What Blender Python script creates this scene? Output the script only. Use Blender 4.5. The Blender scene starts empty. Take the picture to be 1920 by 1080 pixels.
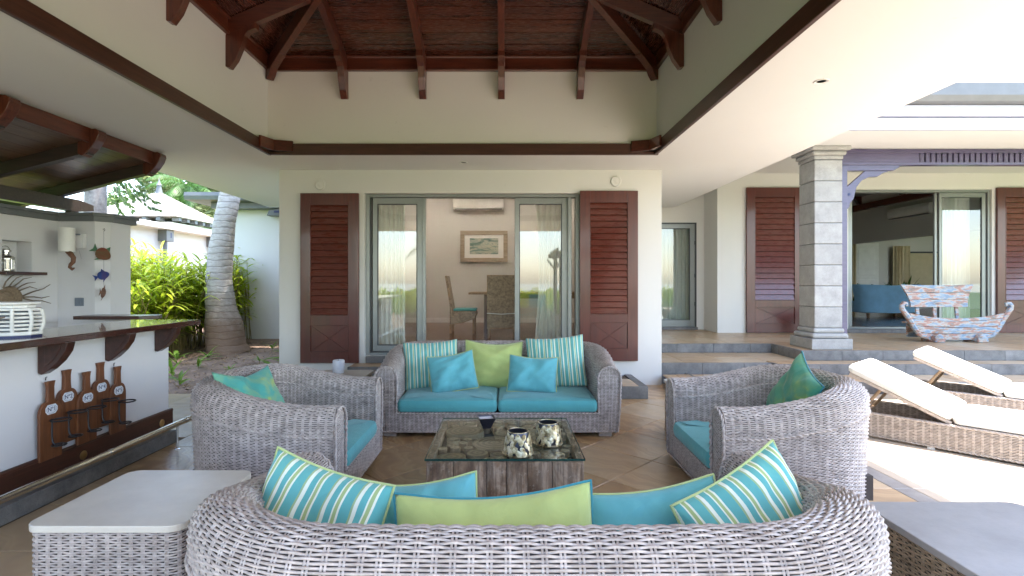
import bpy, math, random
import numpy as np
from mathutils import Vector, Matrix, noise
R = math.radians
random.seed(7)
rng = np.random.default_rng(7)
sc = bpy.context.scene
COL = sc.collection

# ---------------------------------------------------------------- camera, sky, sun, exposure
cam_d = bpy.data.cameras.new("camera")
cam = bpy.data.objects.new("camera", cam_d)
COL.objects.link(cam)
cam.location = (0, 0, 1.44)
cam.rotation_euler = (R(90), 0, 0)
cam_d.sensor_width = 36.0
cam_d.lens = 18.49
cam_d.shift_x = 14 / 1920
cam_d.shift_y = -10 / 1920
cam_d.clip_start = 0.05
cam_d.clip_end = 6000
sc.camera = cam

SUNV = Vector((0.215, 0.10, 1.0)).normalized()
elev = math.asin(SUNV.z)
azim = math.atan2(SUNV.x, SUNV.y)
world = bpy.data.worlds.new("World")
sc.world = world
world.use_nodes = True
wn = world.node_tree
wn.nodes.clear()
sky = wn.nodes.new("ShaderNodeTexSky")
sky.sky_type = 'NISHITA'
sky.sun_disc = False
sky.sun_elevation = elev
sky.sun_rotation = azim
sky.air_density = 1.0
sky.dust_density = 1.2
sky.ozone_density = 1.0
bg = wn.nodes.new("ShaderNodeBackground")
bg.inputs['Strength'].default_value = 0.15
wo = wn.nodes.new("ShaderNodeOutputWorld")
wn.links.new(sky.outputs[0], bg.inputs['Color'])
wn.links.new(bg.outputs[0], wo.inputs['Surface'])

sun_d = bpy.data.lights.new("sun", 'SUN')
sun_d.energy = 2.0
sun_d.angle = R(0.53)
sun_d.color = (1.0, 0.975, 0.94)
sun_o = bpy.data.objects.new("sun", sun_d)
COL.objects.link(sun_o)
sun_o.location = (6, 4, 30)
sun_o.rotation_euler = SUNV.to_track_quat('Z', 'Y').to_euler()

sc.render.engine = 'CYCLES'
sc.view_settings.view_transform = 'Standard'
sc.view_settings.look = 'None'
sc.view_settings.exposure = 3.2
sc.view_settings.gamma = 1.0
sc.view_settings.use_curve_mapping = False
try:
    # camera white balance set for open shade
    sc.view_settings.use_white_balance = True
    sc.view_settings.white_balance_temperature = 6950
    sc.view_settings.white_balance_tint = 12
except Exception:
    pass
cy = sc.cycles
cy.max_bounces = 9
cy.diffuse_bounces = 6
cy.glossy_bounces = 4
cy.transmission_bounces = 6
cy.transparent_max_bounces = 16
cy.sample_clamp_indirect = 6.0
cy.caustics_reflective = False
cy.caustics_refractive = False
cy.use_denoising = True
try:
    cy.denoiser = 'OPENIMAGEDENOISE'
except Exception:
    pass

# ---------------------------------------------------------------- materials
class NT:
    def __init__(s, name):
        s.m = bpy.data.materials.new(name)
        s.m.use_nodes = True
        s.t = s.m.node_tree
        s.t.nodes.clear()
        s.out = s.n("OutputMaterial")
    def n(s, kind, **kw):
        nd = s.t.nodes.new("ShaderNode" + kind)
        for k, v in kw.items():
            if k.startswith('i_'):
                key = k[2:].replace('_', ' ')
                nd.inputs[key].default_value = v
            else:
                setattr(nd, k, v)
        return nd
    def l(s, a, b):
        s.t.links.new(a, b)
    def coords(s, scale=(1, 1, 1), rand=0.0, uv=False):
        tc = s.n("TexCoord")
        src = tc.outputs['UV' if uv else 'Object']
        mp = s.n("Mapping")
        mp.inputs['Scale'].default_value = scale
        s.l(src, mp.inputs['Vector'])
        if rand:
            oi = s.n("ObjectInfo")
            mu = s.n("Math", operation='MULTIPLY')
            mu.inputs[1].default_value = rand
            s.l(oi.outputs['Random'], mu.inputs[0])
            cb = s.n("CombineXYZ")
            s.l(mu.outputs[0], cb.inputs[0]); s.l(mu.outputs[0], cb.inputs[1])
            s.l(cb.outputs[0], mp.inputs['Location'])
        return mp.outputs[0]
    def noise(s, vec, scale, detail=4, rough=0.55, dist=0.0):
        nd = s.n("TexNoise")
        nd.inputs['Scale'].default_value = scale
        nd.inputs['Detail'].default_value = detail
        nd.inputs['Roughness'].default_value = rough
        nd.inputs['Distortion'].default_value = dist
        s.l(vec, nd.inputs['Vector'])
        return nd.outputs['Fac']
    def ramp(s, fac, stops, interp='LINEAR'):
        r = s.n("ValToRGB")
        r.color_ramp.interpolation = interp
        els = r.color_ramp.elements
        while len(els) > 1:
            els.remove(els[-1])
        els[0].position = stops[0][0]; els[0].color = (*stops[0][1], 1)
        for p, c in stops[1:]:
            e = els.new(p); e.color = (*c, 1)
        s.l(fac, r.inputs[0])
        return r.outputs[0]
    def mix(s, a, b, fac, mode='MIX'):
        m = s.n("MixRGB", blend_type=mode)
        for i, v in ((0, fac), (1, a), (2, b)):
            if hasattr(v, 'links'):
                s.l(v, m.inputs[i])
            elif i == 0:
                m.inputs[0].default_value = v
            else:
                m.inputs[i].default_value = (*v, 1)
        return m.outputs[0]
    def rand(s):
        return s.n("ObjectInfo").outputs['Random']
    def math(s, op, a, b=0.0, c=None):
        m = s.n("Math", operation=op)
        for i, v in enumerate((a, b, c)):
            if v is None: continue
            if hasattr(v, 'links'): s.l(v, m.inputs[i])
            else: m.inputs[i].default_value = v
        return m.outputs[0]
    def bump(s, h, strength, dist=0.01):
        b = s.n("Bump")
        b.inputs['Strength'].default_value = strength
        b.inputs['Distance'].default_value = dist
        s.l(h, b.inputs['Height'])
        return b.outputs[0]
    def bsdf(s, color, rough=0.5, metal=0.0, normal=None, coat=0.0, coat_rough=0.08, spec=0.5, sheen=0.0, emis=None, estr=0.0, sub=0.0):
        b = s.n("BsdfPrincipled")
        if hasattr(color, 'links'): s.l(color, b.inputs['Base Color'])
        else: b.inputs['Base Color'].default_value = (*color, 1)
        if hasattr(rough, 'links'): s.l(rough, b.inputs['Roughness'])
        else: b.inputs['Roughness'].default_value = rough
        b.inputs['Metallic'].default_value = metal
        b.inputs['Coat Weight'].default_value = coat
        b.inputs['Coat Roughness'].default_value = coat_rough
        b.inputs['Specular IOR Level'].default_value = spec
        b.inputs['Sheen Weight'].default_value = sheen
        if normal is not None: s.l(normal, b.inputs['Normal'])
        if emis:
            b.inputs['Emission Color'].default_value = (*emis, 1)
            b.inputs['Emission Strength'].default_value = estr
        return b.outputs[0]
    def done(s, shader):
        s.l(shader, s.out.inputs['Surface'])
        return s.m

def m_plain(name, c, rough=0.5, metal=0.0, var=0.06, scale=6, bump=0.0, coat=0.0, spec=0.5, bscale=60):
    t = NT(name)
    v = t.coords()
    f = t.noise(v, scale, 4)
    lo = tuple(x * (1 - var) for x in c); hi = tuple(min(1, x * (1 + var)) for x in c)
    col = t.ramp(f, [(0.3, lo), (0.7, hi)])
    nrm = t.bump(t.noise(v, bscale, 3), bump, 0.004) if bump else None
    rg = t.math('MULTIPLY_ADD', t.noise(v, scale * 2.3, 3), 0.12, max(0.02, rough - 0.06))
    return t.done(t.bsdf(col, rg, metal, nrm, coat, spec=spec))

def m_plaster(name, c, var=0.035):
    t = NT(name)
    v = t.coords()
    big = t.noise(v, 0.7, 5, 0.6)
    fine = t.noise(v, 90, 3)
    col = t.ramp(big, [(0.3, tuple(x * (1 - var) for x in c)), (0.7, tuple(x * (1 + var * 0.5) for x in c))])
    sp = t.noise(v, 9, 5, 0.7)
    col = t.mix(col, tuple(x * 0.86 for x in c), t.math('MULTIPLY', t.math('GREATER_THAN', sp, 0.69), 0.5))
    return t.done(t.bsdf(col, 0.75, 0, t.bump(t.math('ADD', fine, t.math('MULTIPLY', big, 2.0)), 0.14, 0.003), spec=0.3))

def m_wood(name, dark, light, rough=0.3, coat=0.3, axis='x', scale=1.0, crough=0.12, rnd=0.5, bump=0.08):
    t = NT(name)
    k = {'x': (1.2, 14, 14), 'y': (14, 1.2, 14), 'z': (14, 14, 1.2)}[axis]
    v = t.coords(tuple(x * scale for x in k), rand=37.0)
    g = t.noise(v, 2.2, 6, 0.62, 0.6)
    g2 = t.noise(v, 11, 3, 0.5)
    col = t.ramp(g, [(0.28, dark), (0.5, tuple((a + b) / 2 for a, b in zip(dark, light))), (0.72, light)])
    if rnd:
        col = t.mix(col, tuple(x * 0.45 for x in dark), t.math('MULTIPLY', t.rand(), rnd))
    rg = t.math('MULTIPLY_ADD', g2, 0.15, rough - 0.07)
    return t.done(t.bsdf(col, rg, 0, t.bump(t.math('ADD', g, g2), bump, 0.003), coat, crough))

def m_fabric(name, c, var=0.08, sheen=0.25):
    t = NT(name)
    v = t.coords()
    f = t.noise(v, 5, 4, 0.6)
    col = t.ramp(f, [(0.3, tuple(x * (1 - var) for x in c)), (0.7, tuple(min(1, x * (1 + var)) for x in c))])
    w1 = t.n("TexWave"); w1.inputs['Scale'].default_value = 140; w1.bands_direction = 'X'
    w2 = t.n("TexWave"); w2.inputs['Scale'].default_value = 140; w2.bands_direction = 'Z'
    t.l(v, w1.inputs['Vector']); t.l(v, w2.inputs['Vector'])
    h = t.math('ADD', t.math('MULTIPLY', t.math('ADD', w1.outputs['Fac'], w2.outputs['Fac']), 0.1), t.math('MULTIPLY', t.noise(v, 9, 4, 0.6, 1.4), 2.4))
    return t.done(t.bsdf(col, 0.85, 0, t.bump(h, 0.35, 0.006), spec=0.25, sheen=sheen))

TEAL = (0.085, 0.37, 0.39)
LIME = (0.43, 0.53, 0.13)
PALE = (0.74, 0.78, 0.66)

def m_stripe(name, n):
    t = NT(name)
    tc = t.n("TexCoord")
    sx = t.n("SeparateXYZ"); t.l(tc.outputs['UV'], sx.inputs[0])
    fr = t.math('FRACT', t.math('MULTIPLY', sx.outputs[0], float(n)))
    col = t.ramp(fr, [(0.0, (0.11, 0.40, 0.39)), (0.27, PALE), (0.34, (0.36, 0.46, 0.20)), (0.46, PALE), (0.51, (0.11, 0.40, 0.39)),
                      (0.73, PALE), (0.86, (0.33, 0.45, 0.24)), (0.93, (0.11, 0.40, 0.39))], 'CONSTANT')
    v = t.coords()
    h = t.math('MULTIPLY', t.noise(v, 9, 4, 0.6, 1.4), 2.4)
    col = t.mix(col, (0.02, 0.05, 0.05), t.math('MULTIPLY', t.noise(v, 60, 2), 0.08))
    return t.done(t.bsdf(col, 0.85, 0, t.bump(h, 0.35, 0.006), spec=0.25, sheen=0.2))

def m_batik(name, a, b):
    t = NT(name)
    v = t.coords()
    f = t.noise(v, 5.5, 3, 0.5, 1.2)
    col = t.ramp(f, [(0.40, a), (0.58, tuple(0.6 * x + 0.4 * y for x, y in zip(a, b))), (0.66, b)])
    h = t.math('MULTIPLY', t.noise(v, 9, 4, 0.6, 1.4), 2.4)
    return t.done(t.bsdf(col, 0.85, 0, t.bump(h, 0.3, 0.006), spec=0.25, sheen=0.2))

def m_wicker(name, lo, hi):
    t = NT(name)
    v = t.coords()
    f = t.noise(v, 26, 3, 0.7)
    g = t.noise(t.coords((3, 3, 9)), 2.0, 5, 0.7)
    col = t.ramp(f, [(0.3, lo), (0.68, hi)])
    col = t.mix(col, tuple(x * 0.55 for x in lo), t.ramp(g, [(0.48, (0, 0, 0)), (0.72, (0.5, 0.5, 0.5))]))
    return t.done(t.bsdf(col, 0.42, 0, t.bump(t.noise(v, 300, 2), 0.15, 0.001), spec=0.5))

def m_sandstone(name, tone=1.0, pale=0.0):
    t = NT(name)
    v = t.coords((1, 1, 1), rand=53.0)
    d = t.noise(v, 0.9, 3, 0.5)
    w = t.n("TexWave"); w.wave_type = 'BANDS'; w.bands_direction = 'DIAGONAL'
    w.inputs['Scale'].default_value = 1.1; w.inputs['Distortion'].default_value = 11.0
    w.inputs['Detail'].default_value = 4; w.inputs['Detail Scale'].default_value = 0.7; w.inputs['Detail Roughness'].default_value = 0.6
    t.l(v, w.inputs['Vector'])
    c1 = (0.46 * tone, 0.25 * tone, 0.105 * tone); c2 = (0.62 * tone, 0.40 * tone, 0.20 * tone); c3 = (0.31 * tone, 0.15 * tone, 0.065 * tone)
    col = t.ramp(w.outputs['Fac'], [(0.0, c3), (0.18, c1), (0.42, c2), (0.55, c1), (0.78, c2), (0.9, c3), (1.0, c1)])
    col2 = t.ramp(d, [(0.35, (0.46 * tone, 0.27 * tone, 0.125 * tone)), (0.65, (0.55 * tone, 0.40 * tone, 0.23 * tone))])
    col = t.mix(col, col2, 0.32)
    rv = t.rand()
    col = t.mix(col, (0.33 * tone, 0.22 * tone, 0.115 * tone), t.math('MULTIPLY', rv, 0.55))
    rv2 = t.math('FRACT', t.math('MULTIPLY', rv, 17.3))
    col = t.mix(col, (0.60 * tone, 0.48 * tone, 0.33 * tone), t.math('MULTIPLY', t.math('GREATER_THAN', rv2, 0.7), 0.4))
    spk = t.noise(v, 38, 3, 0.7)
    col = t.mix(col, (0.12, 0.07, 0.04), t.ramp(spk, [(0.66, (0, 0, 0)), (0.78, (0.4, 0.4, 0.4))]))
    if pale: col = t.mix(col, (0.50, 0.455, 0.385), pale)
    fine = t.noise(v, 120, 3)
    rg = t.math('MULTIPLY_ADD', t.noise(v, 6, 4), 0.3, 0.22)
    return t.done(t.bsdf(col, rg, 0, t.bump(t.math('ADD', fine, t.math('MULTIPLY', w.outputs['Fac'], 1.5)), 0.1, 0.002), coat=0.12, coat_rough=0.12))

def m_stone(name, lo, hi, scale=9, rough=0.7, bump=0.4, speck=True, rnd=0.25):
    t = NT(name)
    v = t.coords(rand=31.0)
    f = t.noise(v, scale, 8, 0.7)
    col = t.ramp(f, [(0.3, lo), (0.7, hi)])
    if rnd:
        col = t.mix(col, tuple(x * 0.7 for x in lo), t.math('MULTIPLY', t.rand(), rnd))
    if speck:
        s = t.noise(v, 140, 2, 0.7)
        col = t.mix(col, tuple(x * 0.45 for x in lo), t.ramp(s, [(0.58, (0, 0, 0)), (0.7, (0.6, 0.6, 0.6))]))
    return t.done(t.bsdf(col, rough, 0, t.bump(t.math('ADD', f, t.noise(v, 110, 3)), bump, 0.004)))

def m_glass(name, tint=(1, 1, 1), ior=1.5, boost=0.0, mult=1.7):
    t = NT(name)
    fr = t.n("Fresnel"); fr.inputs['IOR'].default_value = ior
    tr = t.n("BsdfTransparent"); tr.inputs[0].default_value = (*tint, 1)
    gl = t.n("BsdfGlossy"); gl.inputs['Roughness'].default_value = 0.0
    gl.inputs['Color'].default_value = (1, 1, 1, 1)
    # only the face turned to the ray mirrors; a pane's far face would otherwise reflect totally
    geo = t.n('NewGeometry')
    fac = t.math('MULTIPLY', t.math('ADD', t.math('MULTIPLY', fr.outputs[0], mult), boost), t.math('SUBTRACT', 1.0, geo.outputs['Backfacing']))
    fac = t.math('MINIMUM', fac, 1.0)
    mx = t.n("MixShader")
    t.l(fac, mx.inputs[0]); t.l(tr.outputs[0], mx.inputs[1]); t.l(gl.outputs[0], mx.inputs[2])
    return t.done(mx.outputs[0])

def m_leaf(name, lo, hi, trans=0.45, rough=0.45):
    t = NT(name)
    v = t.coords()
    f = t.noise(v, 2.2, 3, 0.6)
    g = t.noise(v, 23, 2, 0.6)
    col = t.ramp(t.math('ADD', t.math('MULTIPLY', f, 0.6), t.math('MULTIPLY', g, 0.4)), [(0.38, lo), (0.62, hi)])
    p = t.bsdf(col, rough, spec=0.4)
    tl = t.n("BsdfTranslucent")
    t.l(t.mix(col, (1.0, 1.0, 0.5), 0.0), tl.inputs[0])
    mx = t.n("MixShader"); mx.inputs[0].default_value = trans
    t.l(p, mx.inputs[1]); t.l(tl.outputs[0], mx.inputs[2])
    return t.done(mx.outputs[0])

def m_curtain(name, c):
    t = NT(name)
    v = t.coords()
    d = t.n("BsdfDiffuse"); d.inputs[0].default_value = (*c, 1)
    tl = t.n("BsdfTranslucent"); tl.inputs[0].default_value = (*c, 1)
    mx = t.n("MixShader"); mx.inputs[0].default_value = 0.4
    t.l(t.bump(t.noise(v, 200, 2), 0.1, 0.002), d.inputs['Normal'])
    t.l(d.outputs[0], mx.inputs[1]); t.l(tl.outputs[0], mx.inputs[2])
    return t.done(mx.outputs[0])

def m_bark(name, lo, hi):
    """palm bark: pale grey with thin dark leaf scars, brown fibrous foot"""
    t = NT(name)
    v = t.coords()
    w = t.n("TexWave"); w.bands_direction = 'Z'; w.inputs['Scale'].default_value = 2.5
    w.inputs['Distortion'].default_value = 2.6; w.inputs['Detail'].default_value = 4; w.inputs['Detail Scale'].default_value = 1.6
    t.l(v, w.inputs['Vector'])
    f = t.noise(t.coords((7, 7, 22)), 1.0, 6, 0.75)
    g = t.noise(t.coords((26, 26, 5)), 1.0, 4, 0.7)
    b = t.noise(v, 2.6, 5, 0.7)
    col = t.ramp(f, [(0.3, lo), (0.65, hi)])
    col = t.mix(col, tuple(x * 0.75 for x in lo), t.math('MULTIPLY', g, 0.5))
    col = t.mix(col, tuple(x * 0.36 for x in lo), t.ramp(w.outputs['Fac'], [(0.0, (0.6, 0.6, 0.6)), (0.03, (0.4, 0.4, 0.4)), (0.11, (0, 0, 0))]))
    sx = t.n("SeparateXYZ"); t.l(t.n("TexCoord").outputs['Object'], sx.inputs[0])
    foot = t.ramp(t.math('ADD', t.math('MULTIPLY', sx.outputs[2], 0.52), t.math('MULTIPLY', b, 0.7)), [(0.55, (0.85, 0.85, 0.85)), (1.25 / 1.3, (0, 0, 0))])
    col = t.mix(col, (0.17, 0.088, 0.045), t.math('MULTIPLY', foot, 0.95))
    col = t.mix(col, (0.10, 0.07, 0.05), t.ramp(b, [(0.62, (0, 0, 0)), (0.74, (0.6, 0.6, 0.6))]))
    h = t.math('ADD', t.math('MULTIPLY', t.ramp(w.outputs['Fac'], [(0, (0, 0, 0)), (0.2, (1, 1, 1))]), 0.8), f)
    return t.done(t.bsdf(col, 0.85, 0, t.bump(h, 0.5, 0.012)))

def m_weathered(name):
    """old hardwood block: brown and grey patches over vertical grain"""
    t = NT(name)
    g = t.noise(t.coords((26, 26, 2.0), rand=19), 1.5, 6, 0.65, 0.4)
    p = t.noise(t.coords((3.5, 3.5, 2.2), rand=7), 1.4, 5, 0.65, 0.6)
    q = t.noise(t.coords(), 32, 4, 0.7)
    col = t.ramp(p, [(0.34, (0.12, 0.068, 0.042)), (0.46, (0.26, 0.165, 0.105)), (0.56, (0.40, 0.30, 0.225)), (0.68, (0.22, 0.15, 0.11))])
    col = t.mix(col, (0.10, 0.062, 0.042), t.ramp(g, [(0.42, (0.65, 0.65, 0.65)), (0.55, (0, 0, 0))]))
    col = t.mix(col, (0.52, 0.43, 0.35), t.ramp(q, [(0.58, (0, 0, 0)), (0.75, (0.5, 0.5, 0.5))]))
    return t.done(t.bsdf(col, 0.65, 0, t.bump(t.math('ADD', g, q), 0.5, 0.004)))

def m_bench(name):
    t = NT(name)
    v = t.coords((2.6, 7, 9), rand=9)
    f = t.noise(v, 2.2, 4, 0.6, 0.3)
    g = t.noise(t.coords((3, 20, 24), rand=5), 1.5, 5, 0.75, 0.5)
    col = t.ramp(f, [(0.36, (0.15, 0.22, 0.31)), (0.45, (0.26, 0.32, 0.38)), (0.50, (0.40, 0.36, 0.30)), (0.56, (0.36, 0.17, 0.145)), (0.64, (0.24, 0.16, 0.10)), (0.70, (0.15, 0.22, 0.32))])
    col = t.mix(col, (0.13, 0.10, 0.08), t.ramp(g, [(0.54, (0, 0, 0)), (0.62, (0.85, 0.85, 0.85))]))
    return t.done(t.bsdf(col, 0.55, 0, t.bump(g, 0.4, 0.004)))

def m_picture(name):
    t = NT(name)
    v = t.coords((1, 1, 4))
    f = t.noise(v, 2.2, 5, 0.6, 1.2)
    col = t.ramp(f, [(0.3, (0.05, 0.10, 0.09)), (0.45, (0.16, 0.25, 0.22)), (0.55, (0.5, 0.48, 0.4)), (0.62, (0.25, 0.33, 0.30)), (0.75, (0.08, 0.10, 0.08))])
    return t.done(t.bsdf(col, 0.5))

def m_water(name):
    t = NT(name)
    v = t.coords()
    return t.done(t.bsdf((0.02, 0.09, 0.14), 0.12, 0, t.bump(t.noise(v, 0.5, 4), 0.3, 0.1)))

def m_slice(name):
    t = NT(name)
    tc = t.n("TexCoord")
    w = t.n("TexWave"); w.wave_type = 'RINGS'; w.rings_direction = 'Z'
    w.inputs['Scale'].default_value = 9; w.inputs['Distortion'].default_value = 3; w.inputs['Detail'].default_value = 3
    t.l(tc.outputs['Object'], w.inputs['Vector'])
    col = t.ramp(w.outputs['Fac'], [(0.0, (0.17, 0.11, 0.065)), (0.5, (0.30, 0.215, 0.14)), (1.0, (0.40, 0.31, 0.20))])
    col = t.mix(col, (0.09, 0.06, 0.04), t.math('MULTIPLY', t.rand(), 0.6))
    return t.done(t.bsdf(col, 0.6, 0, t.bump(w.outputs['Fac'], 0.3, 0.003)))

def m_foil(name):
    t = NT(name)
    v = t.coords()
    f = t.noise(v, 30, 3)
    col = t.ramp(f, [(0.38, (0.16, 0.11, 0.05)), (0.5, (0.55, 0.45, 0.27)), (0.65, (0.72, 0.66, 0.50))])
    return t.done(t.bsdf(col, 0.42, 0.55, t.bump(t.noise(v, 90, 3), 0.3, 0.002)))

M = {}
M['wall'] = m_plaster('wall_plaster', (0.66, 0.645, 0.62))
M['soffit'] = m_plaster('soffit_plaster', (0.72, 0.715, 0.70), 0.02)
M['barwall'] = m_plaster('bar_plaster', (0.66, 0.65, 0.67))
M['whitewall'] = m_plaster('white_render', (0.70, 0.68, 0.645))
M['coping'] = m_plain('grey_coping', (0.13, 0.14, 0.145), 0.6, var=0.12, bump=0.1)
M['gutter'] = m_plain('grey_gutter', (0.15, 0.155, 0.155), 0.5, var=0.08)
M['fascia'] = m_plain('white_fascia', (0.42, 0.425, 0.50), 0.5, var=0.03)
M['mahx'] = m_wood('mahogany_x', (0.05, 0.012, 0.007), (0.17, 0.040, 0.020), axis='x', coat=0.5)
M['mahy'] = m_wood('mahogany_y', (0.05, 0.012, 0.007), (0.17, 0.040, 0.020), axis='y', coat=0.5)
M['mahz'] = m_wood('mahogany_z', (0.050, 0.013, 0.008), (0.15, 0.040, 0.021), axis='z', rnd=0.2)
M['board'] = m_wood('roof_board_wood', (0.032, 0.009, 0.006), (0.16, 0.043, 0.023), axis='x', rnd=0.6, coat=0.5, rough=0.26)
M['boardy'] = m_wood('roof_board_wood_y', (0.030, 0.009, 0.006), (0.13, 0.040, 0.022), axis='y', rnd=0.6)
M['trim'] = m_wood('trim_wood', (0.040, 0.014, 0.009), (0.085, 0.030, 0.018), axis='x', rnd=0.1, rough=0.4, coat=0.15)
M['shut'] = m_wood('shutter_wood', (0.065, 0.012, 0.008), (0.12, 0.022, 0.013), axis='z', rnd=0.1, rough=0.33, coat=0.22, crough=0.08, bump=0.02, scale=.5)
M['slat'] = m_wood('shutter_slat_wood', (0.085, 0.017, 0.011), (0.14, 0.028, 0.016), axis='x', rnd=0.12, rough=0.28, coat=0.6, crough=0.10, bump=0.02, scale=.5)
M['counter'] = m_wood('counter_wood', (0.035, 0.012, 0.010), (0.070, 0.022, 0.016), axis='y', rnd=0, rough=0.16, coat=0.8, crough=0.03, bump=0.01)
M['barwood'] = m_wood('bar_wood', (0.030, 0.010, 0.007), (0.080, 0.024, 0.015), axis='y', rnd=0.1, rough=0.35, coat=0.35)
M['barroof'] = m_wood('bar_roof_wood', (0.060, 0.030, 0.018), (0.16, 0.085, 0.050), axis='y', rnd=0.5, rough=0.35, coat=0.25)
M['barrafter'] = m_wood('bar_rafter_wood', (0.028, 0.020, 0.018), (0.060, 0.040, 0.032), axis='x', rnd=0.1, rough=0.4, coat=0.2)
M['rackwood'] = m_wood('rack_wood', (0.09, 0.030, 0.012), (0.22, 0.078, 0.030), axis='z', rnd=0.1, rough=0.45, coat=0.1)
M['purple'] = m_wood('sky_tinted_mahogany', (0.048, 0.037, 0.082), (0.082, 0.065, 0.135), axis='x', rnd=0, rough=0.35, coat=0.35, bump=0.03)  # purple-blue sky reflection on mahogany, put into the base colour
M['interwood'] = m_wood('indoor_floor_wood', (0.10, 0.035, 0.018), (0.20, 0.075, 0.038), axis='x', rnd=0.3, rough=0.25, coat=0.3)
M['tablewood'] = m_wood('reclaimed_wood', (0.17, 0.12, 0.085), (0.50, 0.38, 0.28), axis='z', rnd=0.3, rough=0.6, coat=0.0, bump=0.5, scale=.55)
M['tablewood'] = m_weathered('weathered_hardwood')
M['teak'] = m_wood('teak', (0.22, 0.14, 0.08), (0.38, 0.27, 0.17), axis='y', rnd=0.1, rough=0.5, coat=0)
M['wick'] = m_wicker('grey_wicker', (0.30, 0.25, 0.23), (0.56, 0.485, 0.455))
M['wickb'] = m_plain('dark_backing', (0.055, 0.045, 0.042), 0.9, var=0.2)
M['wickl'] = m_wicker('beige_wicker', (0.34, 0.29, 0.255), (0.56, 0.49, 0.44))
M['wickd'] = m_wicker('brown_wicker', (0.20, 0.14, 0.09), (0.42, 0.31, 0.21))
M['teal'] = m_fabric('teal_fabric', TEAL)
M['teal2'] = m_fabric('light_teal_fabric', (0.115, 0.41, 0.45))
M['lime'] = m_fabric('lime_fabric', (0.46, 0.53, 0.19))
M['pipeg'] = m_fabric('green_piping', (0.42, 0.50, 0.22))
M['pipet'] = m_fabric('teal_piping', (0.03, 0.23, 0.28))
M['stripe'] = m_stripe('striped_fabric', 4.8)
M['stripe_f'] = m_stripe('fine_striped_fabric', 7.6)
M['batik'] = m_batik('batik_fabric', (0.07, 0.36, 0.31), (0.36, 0.46, 0.16))
M['batik2'] = m_batik('batik_fabric_dark', (0.045, 0.25, 0.17), (0.20, 0.32, 0.10))
M['white_f'] = m_fabric('white_fabric', (0.76, 0.76, 0.73), 0.03, 0.1)
M['blue_f'] = m_fabric('blue_fabric', (0.30, 0.60, 0.86))
M['green_f'] = m_fabric('dark_green_fabric', (0.06, 0.12, 0.06))
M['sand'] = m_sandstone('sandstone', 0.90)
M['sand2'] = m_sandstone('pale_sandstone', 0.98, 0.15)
M['sand3'] = m_sandstone('neutral_deck_sandstone', 0.95, 0.72)  # deck sandstone greyed in colour so the light it bounces stays neutral
M['grout'] = m_plain('grout', (0.16, 0.12, 0.085), 0.9, var=0.15, bump=0.2)
M['riser'] = m_stone('blue_stone', (0.085, 0.083, 0.083), (0.23, 0.222, 0.215), 5, 0.55)
M['greytile'] = m_stone('grey_tile', (0.20, 0.185, 0.175), (0.34, 0.32, 0.30), 5, 0.4, 0.2)
M['colstone'] = m_stone('column_stone', (0.27, 0.262, 0.25), (0.42, 0.41, 0.39), 6, 0.8, 0.5)
M['darkstone'] = m_stone('lava_stone', (0.08, 0.075, 0.08), (0.22, 0.20, 0.20), 5, 0.8, 0.5)
M['topw'] = m_stone('pale_stone_top', (0.56, 0.515, 0.455), (0.67, 0.625, 0.56), 5, 0.35, 0.12, False)
M['topg'] = m_stone('shaded_stone_top', (0.27, 0.26, 0.26), (0.43, 0.42, 0.42), 3.2, 0.3, 0.12, False)  # same stone as the pale top, its colour darkened for shade
M['shingle'] = m_stone('shingle', (0.34, 0.31, 0.29), (0.50, 0.46, 0.43), 6, 0.8, 0.4, True, 0.5)
M['alu'] = m_plain('grey_aluminium', (0.25, 0.26, 0.25), 0.35, 0.35, var=0.04)
M['alud'] = m_plain('dark_aluminium', (0.05, 0.053, 0.055), 0.4, 0.2, var=0.04)
M['steel'] = m_plain('brushed_steel', (0.74, 0.72, 0.69), 0.2, 1.0, var=0.05)
M['brass'] = m_plain('brass', (0.55, 0.38, 0.18), 0.3, 1.0, var=0.08)
M['iron'] = m_plain('wrought_iron', (0.035, 0.035, 0.04), 0.45, 0.5, var=0.2)
M['white'] = m_plain('white_paint', (0.74, 0.73, 0.71), 0.5, var=0.05, bump=0.1)
M['offwhite'] = m_plain('aged_white_paint', (0.70, 0.69, 0.66), 0.6, var=0.10, bump=0.3, scale=14)
M['label'] = m_plain('enamel_label', (0.72, 0.75, 0.80), 0.3, var=0.03)
M['ink'] = m_plain('label_ink', (0.02, 0.03, 0.10), 0.5)
M['switch'] = m_plain('grey_plastic', (0.17, 0.20, 0.25), 0.4)
M['cream'] = m_plain('cream_blind', (0.55, 0.46, 0.30), 0.7)
M['glass'] = m_glass('window_glass', (0.95, 0.975, 0.965), 1.5, 0.05)
M['tglass'] = m_glass('table_glass', (0.93, 0.975, 0.955), 1.45, 0.0, 0.8)
M['gedge'] = m_plain('glass_edge', (0.012, 0.05, 0.045), 0.1, coat=0.5)
M['curtain'] = m_curtain('sheer_curtain', (0.78, 0.79, 0.74))
M['roomwall'] = m_plaster('room_wall', (0.60, 0.585, 0.56))
M['drift'] = m_wood('driftwood', (0.10, 0.075, 0.055), (0.24, 0.18, 0.13), axis='x', rnd=0, rough=0.8, coat=0, bump=0.4)
M['coil'] = m_plain('woven_fibre', (0.23, 0.165, 0.11), 0.9, var=0.3, scale=40, bump=0.6)
M['fishr'] = m_batik('painted_red_green', (0.20, 0.045, 0.03), (0.05, 0.16, 0.07))
M['fishg'] = m_plain('painted_green', (0.04, 0.14, 0.07), 0.6, var=0.4, scale=20)
M['fishb'] = m_batik('painted_blue', (0.03, 0.06, 0.22), (0.16, 0.06, 0.12))
M['fisho'] = m_plain('painted_brown', (0.16, 0.07, 0.04), 0.6, var=0.4, scale=20)
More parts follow.
